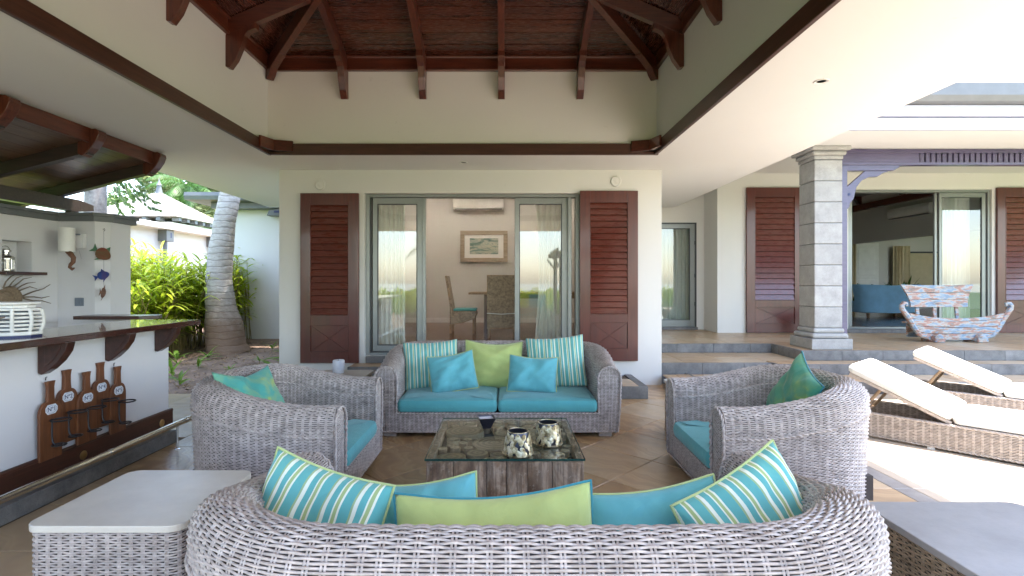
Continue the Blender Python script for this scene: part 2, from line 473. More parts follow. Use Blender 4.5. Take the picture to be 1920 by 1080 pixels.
M['soil'] = m_stone('garden_soil', (0.12, 0.078, 0.056), (0.34, 0.235, 0.17), 3.5, 0.95, 0.9, True, 0)
M['grass'] = m_plain('lawn', (0.06, 0.13, 0.025), 0.9, var=0.4, scale=3, bump=0.5)
M['sea'] = m_water('sea_water')
M['hedge'] = m_leaf('hedge_leaf', (0.22, 0.36, 0.02), (0.58, 0.64, 0.06), 0.55)
M['treeleaf'] = m_leaf('tree_leaf', (0.035, 0.085, 0.02), (0.16, 0.25, 0.07), 0.4)
M['treeleaf2'] = m_leaf('tree_leaf_pale', (0.10, 0.15, 0.06), (0.34, 0.36, 0.16), 0.4)
M['palmleaf'] = m_leaf('palm_leaf', (0.03, 0.09, 0.02), (0.10, 0.22, 0.05), 0.35)
M['herb'] = m_leaf('seedling_leaf', (0.09, 0.22, 0.03), (0.26, 0.38, 0.06), 0.4)
M['bark'] = m_bark('palm_bark', (0.30, 0.265, 0.235), (0.56, 0.515, 0.475))
M['bark2'] = m_stone('tree_bark', (0.12, 0.10, 0.09), (0.36, 0.33, 0.31), 7, 0.9, 0.8)
M['stalk'] = m_plain('plant_stalk', (0.22, 0.17, 0.06), 0.8, var=0.3)
M['bench'] = m_bench('flaking_painted_wood')
M['picture'] = m_picture('painting')
M['slice'] = m_slice('log_slice')
M['foil'] = m_foil('leaf_foil')
M['pewter'] = m_plain('pewter', (0.07, 0.07, 0.09), 0.3, 0.8, var=0.2)
M['ash'] = m_plain('white_sand', (0.68, 0.68, 0.72), 0.9, var=0.1)
M['candle'] = m_batik('printed_wax', (0.62, 0.63, 0.66), (0.30, 0.32, 0.38))
M['lamp'] = (lambda t: t.done(t.bsdf((1, 1, 1), 0.4, emis=(1.0, 0.92, 0.80), estr=210.0)))(NT('downlight_lens'))

# ---------------------------------------------------------------- object helpers
W = {}
def top(name, label, cat, loc=(0, 0, 0), group=None, rotz=0.0):
    o = bpy.data.objects.new(name, None)
    o.empty_display_size = 0.1
    COL.objects.link(o)
    o.location = loc
    o.rotation_euler = (0, 0, rotz)
    o['label'] = label; o['category'] = cat
    if group: o['group'] = group
    W[o.name] = Matrix.Translation(loc) @ Matrix.Rotation(rotz, 4, 'Z')
    return o
def tag(o, label=None, cat=None, group=None, kind=None):
    if label: o['label'] = label
    if cat: o['category'] = cat
    if group: o['group'] = group
    if kind: o['kind'] = kind
    return o
def link(name, me, mat, parent=None, loc=(0, 0, 0), rot=(0, 0, 0), kind=None, local=True):
    o = bpy.data.objects.new(name, me)
    COL.objects.link(o)
    if mat is not None and not me.materials:
        me.materials.append(mat)
    if parent is not None:
        o.parent = parent
    o.location = loc
    o.rotation_euler = rot
    if kind: o['kind'] = kind
    base = W.get(parent.name, Matrix()) if parent is not None else Matrix()
    W[o.name] = base @ Matrix.Translation(loc)
    return o

class MB:
    """collects faces; build() links them as one mesh object"""
    def __init__(s): s.v = []; s.f = []
    def add(s, vs, fs, mtx=None):
        n = len(s.v)
        s.v += [tuple(mtx @ Vector(p)) for p in vs] if mtx is not None else [tuple(p) for p in vs]
        s.f += [tuple(i + n for i in f) for f in fs]
        return s
    def b(s, x0, x1, y0, y1, z0, z1, mtx=None):
        vs = [(x0, y0, z0), (x1, y0, z0), (x1, y1, z0), (x0, y1, z0), (x0, y0, z1), (x1, y0, z1), (x1, y1, z1), (x0, y1, z1)]
        return s.add(vs, [(0, 3, 2, 1), (4, 5, 6, 7), (0, 1, 5, 4), (1, 2, 6, 5), (2, 3, 7, 6), (3, 0, 4, 7)], mtx)
    def prism(s, poly, axis, d0, d1, mtx=None):
        """poly = 2-D outline; axis 'x': (y,z) extruded in x; 'y': (x,z); 'z': (x,y)"""
        def P(a, b_, d):
            return {'x': (d, a, b_), 'y': (a, d, b_), 'z': (a, b_, d)}[axis]
        n = len(poly)
        vs = [P(a, c, d0) for a, c in poly] + [P(a, c, d1) for a, c in poly]
        fs = [tuple(range(n))[::-1], tuple(range(n, 2 * n))] + [(i, (i + 1) % n, n + (i + 1) % n, n + i) for i in range(n)]
        return s.add(vs, fs, mtx)
    def tube(s, pts, r, n=8, closed=False, mtx=None):
        pts = [Vector(p) for p in pts]
        rs = r if hasattr(r, '__len__') else [r] * len(pts)
        m = len(pts); vs = []; ref = None
        for i, p in enumerate(pts):
            a = pts[(i - 1) % m] if (closed or i > 0) else p
            c = pts[(i + 1) % m] if (closed or i < m - 1) else p
            d = (c - a)
            if d.length < 1e-9: d = Vector((0, 0, 1))
            d.normalize()
            if ref is None or abs(ref.dot(d)) > 0.98:
                ref = Vector((0, 0, 1)) if abs(d.z) < 0.9 else Vector((1, 0, 0))
            u = d.cross(ref).normalized(); w = u.cross(d).normalized(); ref = w
            for k in range(n):
                t = 2 * math.pi * k / n
                vs.append(p + (u * math.cos(t) + w * math.sin(t)) * rs[i])
        fs = []
        for i in range(m if closed else m - 1):
            for k in range(n):
                i2 = (i + 1) % m
                fs.append((i * n + k, i * n + (k + 1) % n, i2 * n + (k + 1) % n, i2 * n + k))
        if not closed:
            fs.append(tuple(range(n))[::-1]); fs.append(tuple((m - 1) * n + k for k in range(n)))
        return s.add(vs, fs, mtx)
    def lathe(s, prof, n=24, c=(0, 0, 0), mtx=None):
        vs = []; fs = []
        for r, z in prof:
            for k in range(n):
                t = 2 * math.pi * k / n
                vs.append((c[0] + r * math.cos(t), c[1] + r * math.sin(t), c[2] + z))
        for i in range(len(prof) - 1):
            for k in range(n):
                fs.append((i * n + k, i * n + (k + 1) % n, (i + 1) * n + (k + 1) % n, (i + 1) * n + k))
        if prof[0][0] > 1e-4: fs.append(tuple(range(n))[::-1])
        if prof[-1][0] > 1e-4: fs.append(tuple((len(prof) - 1) * n + k for k in range(n)))
        return s.add(vs, fs, mtx)
    def build(s, name, mat, parent=None, smooth=False, bevel=0.0, world=True, kind=None, seg=2, sub=0):
        vs = s.v
        loc = (0, 0, 0)
        if parent is not None and world:
            inv = W[parent.name].inverted()
            vs = [tuple(inv @ Vector(p)) for p in vs]
        elif parent is None and world:
            a = np.array(vs)
            loc = (float((a[:, 0].min() + a[:, 0].max()) / 2), float((a[:, 1].min() + a[:, 1].max()) / 2), float(a[:, 2].min()))
            vs = [tuple(q) for q in (a - np.array(loc))]
        me = bpy.data.meshes.new(name)
        me.from_pydata(vs, [], s.f)
        me.update()
        if mat is not None: me.materials.append(mat)
        o = bpy.data.objects.new(name, me)
        COL.objects.link(o)
        o.location = loc
        if parent is not None: o.parent = parent
        if kind: o['kind'] = kind
        W[o.name] = (W[parent.name] if parent is not None else Matrix.Translation(loc)).copy()
        if bevel:
            md = o.modifiers.new("bevel", 'BEVEL'); md.width = bevel; md.segments = seg; md.limit_method = 'ANGLE'; md.angle_limit = R(40)
            md.harden_normals = False
        if sub:
            md = o.modifiers.new("sub", 'SUBSURF'); md.levels = sub; md.render_levels = sub
        if smooth:
            me.polygons.foreach_set('use_smooth', [True] * len(me.polygons))
            if not sub:
                try: me.set_sharp_from_angle(angle=R(42))
                except Exception: pass
        return o

def box(name, mat, x0, x1, y0, y1, z0, z1, parent=None, bevel=0.0, kind=None):
    return MB().b(x0, x1, y0, y1, z0, z1).build(name, mat, parent, bevel=bevel, kind=kind)

def np_mesh(name, verts, quads, smooth=True, uv=None):
    me = bpy.data.meshes.new(name)
    nv, nf = len(verts), len(quads)
    k = quads.shape[1]
    me.vertices.add(nv); me.loops.add(nf * k); me.polygons.add(nf)
    me.vertices.foreach_set('co', np.ascontiguousarray(verts, dtype=np.float32).ravel())
    me.loops.foreach_set('vertex_index', np.ascontiguousarray(quads, dtype=np.int32).ravel())
    me.polygons.foreach_set('loop_start', np.arange(0, nf * k, k, dtype=np.int32))
    if smooth: me.polygons.foreach_set('use_smooth', np.ones(nf, dtype=bool))
    if uv is not None:
        ul = me.uv_layers.new(name='UVMap')
        ul.data.foreach_set('uv', uv[quads.ravel()].astype(np.float32).ravel())
    me.update(calc_edges=True)
    return me

def copy_tree(o, loc, rotz, label, group=None):
    c = o.copy(); COL.objects.link(c); c.location = loc; c.rotation_euler = (0, 0, rotz)
    c['label'] = label
    if group: c['group'] = group
    W[c.name] = Matrix.Translation(loc) @ Matrix.Rotation(rotz, 4, 'Z')
    for ch in list(o.children):
        d = ch.copy(); COL.objects.link(d); d.parent = c
        for g in list(ch.children):
            e = g.copy(); COL.objects.link(e); e.parent = d
    return c

def clip_poly(poly, x0, x1, y0, y1):
    def cut(ps, inside, inter):
        out = []
        for i in range(len(ps)):
            a, b = ps[i - 1], ps[i]
            if inside(b):
                if not inside(a): out.append(inter(a, b))
                out.append(b)
            elif inside(a): out.append(inter(a, b))
        return out
    for ax, lim, sg in ((0, x0, 1), (0, x1, -1), (1, y0, 1), (1, y1, -1)):
        if not poly: return poly
        poly = cut(poly, lambda p: sg * (p[ax] - lim) >= -1e-9,
                   lambda a, b: tuple(a[k] + (b[k] - a[k]) * (lim - a[ax]) / (b[ax] - a[ax]) for k in (0, 1)))
    return poly
def area(p):
    return abs(sum(p[i - 1][0] * p[i][1] - p[i][0] * p[i - 1][1] for i in range(len(p)))) / 2
def shrink(poly, d):
    """inset a convex polygon"""
    n = len(poly)
    if sum(poly[i - 1][0] * poly[i][1] - poly[i][0] * poly[i - 1][1] for i in range(n)) < 0: poly = poly[::-1]
    q = [p for i, p in enumerate(poly) if math.dist(p, poly[i - 1]) > 1e-4]
    n = len(q); out = []
    for i in range(n):
        a, b, c = Vector(q[i - 1]), Vector(q[i]), Vector(q[(i + 1) % n])
        e1 = (b - a).normalized(); e2 = (c - b).normalized()
        n1 = Vector((-e1.y, e1.x)); n2 = Vector((-e2.y, e2.x))
        k = (n1 + n2)
        if k.length < 1e-6: k = n1
        k = k.normalized(); sca = min(3.0, 1 / max(0.2, k.dot(n1)))
        out.append(tuple(b + k * d * sca))
    return out
_tile_cache = {}
def tile(parent, poly, ztop, th, mat, gap=0.002, name='tile', jit=0.0012):
    """one paving tile: a chamfered slab on its own object; equal tiles share a mesh"""
    if len(poly) < 3 or area(poly) < 0.006: return None
    cx = sum(p[0] for p in poly) / len(poly); cyy = sum(p[1] for p in poly) / len(poly)
    loc = [(p[0] - cx, p[1] - cyy) for p in poly]
    key = (tuple(sorted((round(a, 3), round(b_, 3)) for a, b_ in loc)), round(th, 3), mat.name)
    me = _tile_cache.get(key)
    if me is None:
        o1 = shrink(loc, gap); o2 = shrink(loc, gap + 0.004)
        n = len(o1)
        if len(o2) != n: return None
        vs = [(a, b_, -th) for a, b_ in o1] + [(a, b_, -0.004) for a, b_ in o1] + [(a, b_, 0) for a, b_ in o2]
        fs = [(i, (i + 1) % n, n + (i + 1) % n, n + i) for i in range(n)] + [(n + i, n + (i + 1) % n, 2 * n + (i + 1) % n, 2 * n + i) for i in range(n)] + [tuple(range(2 * n, 3 * n))]
        me = bpy.data.meshes.new(name); me.from_pydata(vs, [], fs); me.update(); me.materials.append(mat)
        _tile_cache[key] = me
    o = bpy.data.objects.new(name, me); COL.objects.link(o)
    o.parent = parent
    inv = W[parent.name].inverted()
    o.location = inv @ Vector((cx, cyy, ztop + random.uniform(-jit, jit)))
    return o
# ================================================================ SETTING
def structure(name, mb, mat, kind='structure'):
    o = mb.build(name, mat); o['kind'] = kind
    return o
lawn = structure('lawn', MB().b(-150, 150, -60, 160, -0.6, -0.05), M['grass'])
sea = structure('sea', MB().b(-3000, 3000, -4500, -58, -9.2, -9.0), M['sea'])

# paved floor of the pavilion and the deck beside it
floor = structure('floor', MB().b(-5.3, 12.5, -9.0, 6.83, -0.20, -0.006).b(1.78, 2.62, 6.83, 7.5, -0.2, -.006), M['grout'])
DX0, DX1, DY0, DY1 = -2.25, 2.25, 0.9, 6.51
c0 = Vector((0.768, 3.827)); e1 = Vector((0.42, 0.42)); e2 = Vector((-0.42, 0.42))
for i in range(-12, 13):
    for j in range(-12, 13):
        p = c0 + e1 * i + e2 * j
        poly = [tuple(p), tuple(p + e1), tuple(p + e1 + e2), tuple(p + e2)]
        poly = clip_poly(poly, DX0, DX1, DY0, DY1)
        if len(poly) >= 3: tile(floor, poly, 0, 0.02, M['sand'])
def grid_tiles(parent, x0, x1, y0, y1, z, dx, dy, mat, off=(0, 0), th=0.02, holes=None):
    i0 = math.floor((x0 - off[0]) / dx); i1 = math.ceil((x1 - off[0]) / dx)
    j0 = math.floor((y0 - off[1]) / dy); j1 = math.ceil((y1 - off[1]) / dy)
    for i in range(i0, i1):
        for j in range(j0, j1):
            a, b_ = off[0] + i * dx, off[1] + j * dy
            poly = clip_poly([(a, b_), (a + dx, b_), (a + dx, b_ + dy), (a, b_ + dy)], x0, x1, y0, y1)
            if len(poly) >= 3:
                mm = mat(a, b_) if callable(mat) else mat
                tile(parent, poly, z, th, mm)
grid_tiles(floor, -2.97, DX0, 0.9, 6.51, 0, 0.72, 0.6, M['sand'], (-2.97, 4.62 - 3.6))
grid_tiles(floor, DX1, 2.72, 0.9, 6.5, 0, 0.47, 0.6, M['sand2'], (DX1, 3.68 - 3.0))
grid_tiles(floor, 2.72, 2.86, 0.9, 6.5, 0, 0.14, 0.6, lambda a, b_: M['greytile'], (2.72, 3.08 - 2.4))
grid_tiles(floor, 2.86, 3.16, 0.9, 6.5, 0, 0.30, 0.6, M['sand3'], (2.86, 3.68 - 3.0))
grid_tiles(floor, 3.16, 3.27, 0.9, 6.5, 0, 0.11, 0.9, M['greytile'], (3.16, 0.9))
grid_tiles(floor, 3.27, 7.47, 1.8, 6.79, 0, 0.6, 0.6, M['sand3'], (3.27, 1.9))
grid_tiles(floor, 1.78, 2.62, 6.51, 7.5, 0, 0.6, 0.6, M['sand'], (1.78, 6.51))
# paving too far off or out of view to be told apart: joined
mb = MB()
def slab(x0, x1, y0, y1, dx=0.6, dy=0.6):
    x = x0
    while x < x1 - 0.05:
        y = y0
        while y < y1 - 0.05:
            mb.b(x + .003, min(x + dx, x1) - .003, y + .003, min(y + dy, y1) - .003, -0.02, 0)
            y += dy
        x += dx
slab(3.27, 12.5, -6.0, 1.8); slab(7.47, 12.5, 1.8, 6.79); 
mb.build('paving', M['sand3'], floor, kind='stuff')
mb = MB(); slab(-2.97, 3.27, -6.0, 0.9); slab(-5.25, -2.97, 4.9, 6.25); slab(-5.2, -2.3, 6.25, 6.82)
mb.build('paving', M['sand'], floor, kind='stuff')

# terrace and steps
terr = structure('terrace', MB().b(2.22, 12.5, 8.64, 11.3, -0.2, 0.42).b(4.44, 12.5, 7.77, 8.64, -0.2, 0.42), M['grout'])
steps = structure('steps', MB().b(2.62, 12.5, 6.83, 7.38, -0.2, 0.13).b(2.22, 3.85, 7.54, 8.62, -0.2, 0.275).b(3.85, 12.5, 7.39, 7.75, -0.2, 0.275).b(3.85, 4.40, 7.75, 8.62, -0.2, 0.275)
                  .b(-2.20, 1.68, 6.55, 7.4, -0.2, 0.13).b(-2.1, 1.2, 7.06, 7.4, 0.13, 0.29), M['grout'])
grid_tiles(terr, 2.22, 4.36, 8.64, 11.25, 0.44, 0.6, 0.6, M['sand2'], (2.5, 8.9))
grid_tiles(terr, 4.36, 12.5, 7.77, 11.25, 0.44, 0.6, 0.6, M['sand2'], (4.7, 8.3))
grid_tiles(steps, 2.22, 12.5, 6.83, 7.39, 0.15, 0.6, 0.56, M['sand2'], (2.4, 6.83))
grid_tiles(steps, 2.22, 3.81, 7.54, 8.6, 0.295, 0.6, 0.53, M['sand2'], (2.6, 7.54))
grid_tiles(steps, 3.85, 12.5, 7.39, 7.73, 0.295, 0.6, 0.6, M['sand2'], (3.9, 7.39))
grid_tiles(steps, 3.81, 4.40, 7.73, 8.6, 0.295, 0.6, 0.6, M['sand2'], (3.81, 7.73))
grid_tiles(steps, -2.20, 1.68, 6.55, 7.06, 0.15, 0.6, 0.5, M['sand2'], (-2.12, 6.55))
grid_tiles(steps, -2.10, 1.16, 7.06, 7.4, 0.31, 0.6, 0.34, M['sand2'], (-2.1, 7.06))
def risers(parent, x0, x1, y0, y1, z0, z1, L=0.6):
    """a run of dark riser stones, each its own piece"""
    if x1 - x0 > y1 - y0:
        x = x0
        while x < x1 - 0.02:
            e = min(x + L, x1)
            if x1 - e < 0.1: e = x1
            box('riser_stone', M['riser'], x + .0015, e - .0015, y0, y1, z0, z1 + random.uniform(-.001, .001), parent, bevel=0.004); x = e
    else:
        y = y0
        while y < y1 - 0.02:
            e = min(y + L, y1)
            if y1 - e < 0.1: e = y1
            box('riser_stone', M['riser'], x0, x1, y + .0015, e - .0015, z0, z1 + random.uniform(-.001, .001), parent, bevel=0.004); y = e
risers(steps, 2.22, 12.5, 6.79, 6.83, 0, 0.152)
risers(steps, 2.22, 3.85, 7.50, 7.54, 0, 0.297)
risers(steps, 2.58, 2.62, 6.83, 7.50, 0, 0.152)
risers(steps, 3.81, 3.85, 7.39, 7.50, 0.15, 0.297)
risers(steps, 3.81, 12.5, 7.35, 7.39, 0.15, 0.297)
risers(terr, 2.22, 4.40, 8.60, 8.64, 0.295, 0.442)
risers(terr, 4.36, 4.40, 7.77, 8.60, 0.295, 0.442)
risers(terr, 4.36, 12.5, 7.73, 7.77, 0.295, 0.442)
risers(steps, -2.30, 1.78, 6.51, 6.55, 0, 0.152)
risers(steps, 1.68, 1.78, 6.55, 7.39, 0, 0.152)
risers(steps, -2.30, -2.20, 6.55, 7.39, 0, 0.152)
risers(steps, -2.10, 1.20, 7.02, 7.06, 0.15, 0.312)
risers(steps, 1.16, 1.20, 7.06, 7.39, 0.15, 0.312)

# garden soil left of the villa: an uneven sheet
nx, ny = 70, 80
xs = np.linspace(-16, -2.2, nx); ys = np.linspace(6.86, 19, ny)
V = []
for y in ys:
    for x in xs:
        z = 0.0 + 0.14 * min(1, max(0, (y - 7.0) / 3.2)) + 0.04 * max(0, y - 10.5)
        z += 0.05 * noise.noise(Vector((x * .7, y * .7, 3))) + 0.022 * noise.noise(Vector((x * 3, y * 3, 1))) + 0.012 * noise.noise(Vector((x * 9, y * 9, 5)))
        V.append((x, y, z - 0.03))
Q = [(j * nx + i, j * nx + i + 1, (j + 1) * nx + i + 1, (j + 1) * nx + i) for j in range(ny - 1) for i in range(nx - 1)]
me = np_mesh('garden_soil', np.array(V), np.array(Q)); me.materials.append(M['soil'])
soil = bpy.data.objects.new('garden_soil', me); COL.objects.link(soil); soil['kind'] = 'structure'
W[soil.name] = Matrix()
def ground_z(x, y):
    return 0.14 * min(1, max(0, (y - 7.0) / 3.2)) + 0.04 * max(0, y - 10.5) + 0.05 * noise.noise(Vector((x * .7, y * .7, 3))) - 0.03
# leaf litter and chips on the soil
mb = MB()
for k in range(2200):
    x = random.uniform(-7.5, -2.5); y = random.uniform(6.95, 11.5); z = ground_z(x, y) + .012
    s = random.uniform(.012, .045); a = random.uniform(0, 6.28); w_ = s * random.uniform(.25, .6)
    dx, dy = math.cos(a) * s, math.sin(a) * s; ex, ey = -math.sin(a) * w_, math.cos(a) * w_
    zz = random.uniform(0, .02)
    mb.add([(x - dx, y - dy, z), (x + ex, y + ey, z + zz + .004), (x + dx, y + dy, z + zz), (x - ex, y - ey, z + .006)], [(0, 1, 2, 3)])
tag(mb.build('leaf_litter', m_plain('dry_leaf', (0.30, 0.20, 0.11), 0.8, var=0.5, scale=9)), kind='stuff')

# ================================================================ helpers for walls
def wall_hole(name, mat, parent, x0, x1, z0, z1, y0, y1, holes):
    """a wall in the x-z plane with openings, no inner faces"""
    xs = sorted({x0, x1, *[h[0] for h in holes], *[h[1] for h in holes]})
    zs = sorted({z0, z1, *[h[2] for h in holes], *[h[3] for h in holes]})
    solid = {}
    for i in range(len(xs) - 1):
        for j in range(len(zs) - 1):
            cx, cz = (xs[i] + xs[i + 1]) / 2, (zs[j] + zs[j + 1]) / 2
            solid[i, j] = not any(h[0] < cx < h[1] and h[2] < cz < h[3] for h in holes)
    vs = {}; V = []; F = []
    def vi(x, y, z):
        k = (x, y, z)
        if k not in vs: vs[k] = len(V); V.append(k)
        return vs[k]
    for (i, j), s in solid.items():
        if not s: continue
        a, b_, c, d = xs[i], xs[i + 1], zs[j], zs[j + 1]
        F.append((vi(a, y0, c), vi(b_, y0, c), vi(b_, y0, d), vi(a, y0, d)))
        F.append((vi(a, y1, c), vi(a, y1, d), vi(b_, y1, d), vi(b_, y1, c)))
        if not solid.get((i - 1, j)): F.append((vi(a, y0, c), vi(a, y0, d), vi(a, y1, d), vi(a, y1, c)))
        if not solid.get((i + 1, j)): F.append((vi(b_, y0, c), vi(b_, y1, c), vi(b_, y1, d), vi(b_, y0, d)))
        if not solid.get((i, j - 1)): F.append((vi(a, y0, c), vi(a, y1, c), vi(b_, y1, c), vi(b_, y0, c)))
        if not solid.get((i, j + 1)): F.append((vi(a, y0, d), vi(b_, y0, d), vi(b_, y1, d), vi(a, y1, d)))
    m = MB(); m.v = V; m.f = F
    return m.build(name, mat, parent)

def shutter(parent, x0, x1, z0, z1, yf, n, lz0, lz1, pz0, pz1, mx=0.178, th=0.045):
    """frame with louvre slats and a crossed lower panel; yf = front face"""
    w = x1 - x0; a, b_ = x0 + w * mx, x1 - w * mx
    m = MB()
    m.b(x0, a, yf, yf + th, z0, z1).b(b_, x1, yf, yf + th, z0, z1)
    m.b(a, b_, yf, yf + th, lz1, z1).b(a, b_, yf, yf + th, pz1, lz0).b(a, b_, yf, yf + th, z0, pz0)
    s = m.build('shutter', M['shut'], parent, bevel=0.003)
    p = (lz1 - lz0) / n
    mesh = None
    for k in range(n):
        z = lz0 + p * k
        if mesh is None:
            sm = MB().prism([(-0.019, -p * .42), (-0.009, -p * .48), (0.014, p * .40), (0.008, p * .47)], 'x', a - .004, b_ + .004)
            mesh = bpy.data.meshes.new('louvre_slat'); mesh.from_pydata(sm.v, [], sm.f); mesh.update(); mesh.materials.append(M['slat'])
        o = bpy.data.objects.new('louvre_slat', mesh); COL.objects.link(o); o.parent = s
        inv = W[s.name].inverted()
        o.location = inv @ Vector((0, yf + 0.020, z + p / 2))
    box('backing', M['wickb'], a - .002, b_ + .002, yf + .041, yf + .044, lz0, lz1, s)
    # inner bead
    bd = MB(); t = 0.008
    for (q0, q1, r0, r1) in ((a, b_, lz1 - .001, lz1 + t), (a, b_, lz0 - t, lz0), (a - t, a, lz0, lz1), (b_, b_ + t, lz0, lz1),
                             (a, b_, pz1 - .001, pz1 + t), (a - t, a, pz0, pz1), (b_, b_ + t, pz0, pz1), (a, b_, pz0 - t, pz0 + .001)):
        bd.b(q0, q1, yf - .004, yf + .002, r0, r1)
    bd.build('bead', M['shut'], s)
    # crossed panel: four triangles with grooves between
    box('panel', M['shut'], a - .002, b_ + .002, yf + .022, yf + .034, pz0, pz1, s)
    cx, cz = (a + b_) / 2, (pz0 + pz1) / 2
    cr = [(a, pz0), (b_, pz0), (b_, pz1), (a, pz1)]
    for k in range(4):
        tri = shrink([cr[k], cr[(k + 1) % 4], (cx, cz)], 0.004)
        MB().prism(tri, 'y', yf + .014, yf + .0222).build('panel_triangle', M['shut'], s, bevel=0.002)
    # hinge pin knobs
    return s

def sash(parent, x0, x1, z0, z1, y, fw=0.085, rt=0.085, rb=0.08, th=0.045, handle=None, name='sliding_door'):
    m = MB()
    m.b(x0, x0 + fw * .75, y, y + th, z0, z1).b(x1 - fw, x1, y, y + th, z0, z1)
    m.b(x0 + fw * .75, x1 - fw, y, y + th, z1 - rt, z1).b(x0 + fw * .75, x1 - fw, y, y + th, z0, z0 + rb)
    s = m.build(name, M['alu'], parent, bevel=0.004)
    g = MB(); a, b_, c, d = x0 + fw * .75, x1 - fw, z0 + rb, z1 - rt; q = .012
    g.b(a, a + q, y + .008, y + th - .008, c, d).b(b_ - q, b_, y + .008, y + th - .008, c, d).b(a + q, b_ - q, y + .008, y + th - .008, c, c + q).b(a + q, b_ - q, y + .008, y + th - .008, d - q, d)
    g.build('gasket', M['alud'], s)
    box('pane', M['glass'], a + q, b_ - q, y + .019, y + .025, c + q, d - q, s)
    if handle is not None:
        box('handle', M['alud'], handle - .012, handle + .012, y - .02, y + .002, 1.35, 1.52, s, bevel=0.004)
    return s

def curtain(name, x0, x1, z0, z1, y, amp=0.05, folds=7, label='', cat='curtain', mat=None, taper=0.0, axis='x'):
    n = folds * 10; V = []; rows = 14
    ph = [random.uniform(-.5, .5) for _ in range(folds + 2)]
    for j in range(rows + 1):
        v = j / rows
        for i in range(n + 1):
            u = i / n
            f = math.sin(u * folds * 2 * math.pi + ph[int(u * folds)] * .8) + 0.3 * math.sin(u * folds * 4.4 * math.pi + 1)
            cx = (x0 + x1) / 2 + (u - .5) * (x1 - x0) * (1 - taper * math.sin(v * math.pi) * 0.3)
            yy = y + amp * f * (0.75 + 0.25 * math.sin(v * 3 + i * .1))
            z = z1 + (z0 - z1) * v
            V.append((cx, yy, z) if axis == 'x' else (yy, cx, z))
    Q = [(j * (n + 1) + i, j * (n + 1) + i + 1, (j + 1) * (n + 1) + i + 1, (j + 1) * (n + 1) + i) for j in range(rows) for i in range(n)]
    a = np.array(V); loc = np.array([(a[:, 0].min() + a[:, 0].max()) / 2, (a[:, 1].min() + a[:, 1].max()) / 2, z0])
    me = np_mesh(name, a - loc, np.array(Q)); me.materials.append(mat or M['curtain'])
    o = bpy.data.objects.new(name, me); COL.objects.link(o); o.location = loc
    W[o.name] = Matrix.Translation(loc)
    return tag(o, label, cat)

# ================================================================ PAVILION
PCX, PCY, PH = -0.52, 4.09, 2.41
ZC = 3.03
pav = top('pavilion', 'open living pavilion with cream soffit and dark timber pyramid ceiling over the sofas', 'pavilion', (PCX, PCY, 0))
def ring(name, mb_, mat, ks=(0, 1, 2, 3), bevel=0.0, smooth=False):
    """mb_ is in pavilion-centred coordinates for the far side; one rotated copy per side"""
    me = None
    for k in ks:
        if me is None:
            o = mb_.build(name, mat, pav, bevel=bevel, world=False, smooth=smooth); me = o.data; src = o
        else:
            o = bpy.data.objects.new(name, me); COL.objects.link(o); o.parent = pav
            for md in src.modifiers:
                nm = o.modifiers.new(md.name, md.type); nm.width = md.width; nm.segments = md.segments; nm.limit_method = 'ANGLE'; nm.angle_limit = R(40)
        o.rotation_euler = (0, 0, k * math.pi / 2)
        W[o.name] = W[pav.name]
    return src
# soffit slab with its square opening
def slab_hole(name, mat, parent, x0, x1, y0, y1, z0, z1, h):
    m = MB(); hx0, hx1, hy0, hy1 = h
    X = [x0, hx0, hx1, x1]; Y = [y0, hy0, hy1, y1]
    vs = [(x, y, z) for z in (z0, z1) for y in Y for x in X]
    id_ = lambda i, j, k: k * 16 + j * 4 + i
    fs = []
    for j in range(3):
        for i in range(3):
            if i == 1 and j == 1: continue
            fs.append((id_(i, j, 0), id_(i, j + 1, 0), id_(i + 1, j + 1, 0), id_(i + 1, j, 0)))
            fs.append((id_(i, j, 1), id_(i + 1, j, 1), id_(i + 1, j + 1, 1), id_(i, j + 1, 1)))
    for i in range(3):
        fs.append((id_(i, 0, 0), id_(i + 1, 0, 0), id_(i + 1, 0, 1), id_(i, 0, 1)))
        fs.append((id_(i, 3, 0), id_(i, 3, 1), id_(i + 1, 3, 1), id_(i + 1, 3, 0)))
        fs.append((id_(0, i, 0), id_(0, i, 1), id_(0, i + 1, 1), id_(0, i + 1, 0)))
        fs.append((id_(3, i, 0), id_(3, i + 1, 0), id_(3, i + 1, 1), id_(3, i, 1)))
    fs += [(id_(1, 1, 0), id_(2, 1, 0), id_(2, 1, 1), id_(1, 1, 1)), (id_(1, 2, 0), id_(1, 2, 1), id_(2, 2, 1), id_(2, 2, 0)),
           (id_(1, 1, 0), id_(1, 1, 1), id_(1, 2, 1), id_(1, 2, 0)), (id_(2, 1, 0), id_(2, 2, 0), id_(2, 2, 1), id_(2, 1, 1))]
    m.v = vs; m.f = fs
    return m.build(name, mat, parent)
SX0, SX1, SY0, SY1 = -4.96, 3.59, -1.2, 11.1
slab_hole('soffit', M['soffit'], pav, SX0, SX1, SY0, 7.655, ZC, ZC + 0.22, (PCX - PH, PCX + PH, PCY - PH, PCY + PH))
box('side_soffit', M['soffit'], SX0, -3.17, 7.655, SY1, ZC, ZC + .22, pav)
box('side_soffit', M['soffit'], 2.21, SX1, 7.655, SY1, ZC, ZC + .22, pav)
box('edge_band', M['soffit'], SX1, SX1 + .03, SY0, SY1, ZC + .035, ZC + .26, pav)
ring('upper_wall', MB().b(-PH, PH + .14, PH, PH + .14, ZC + .22, 4.35), M['wall'])
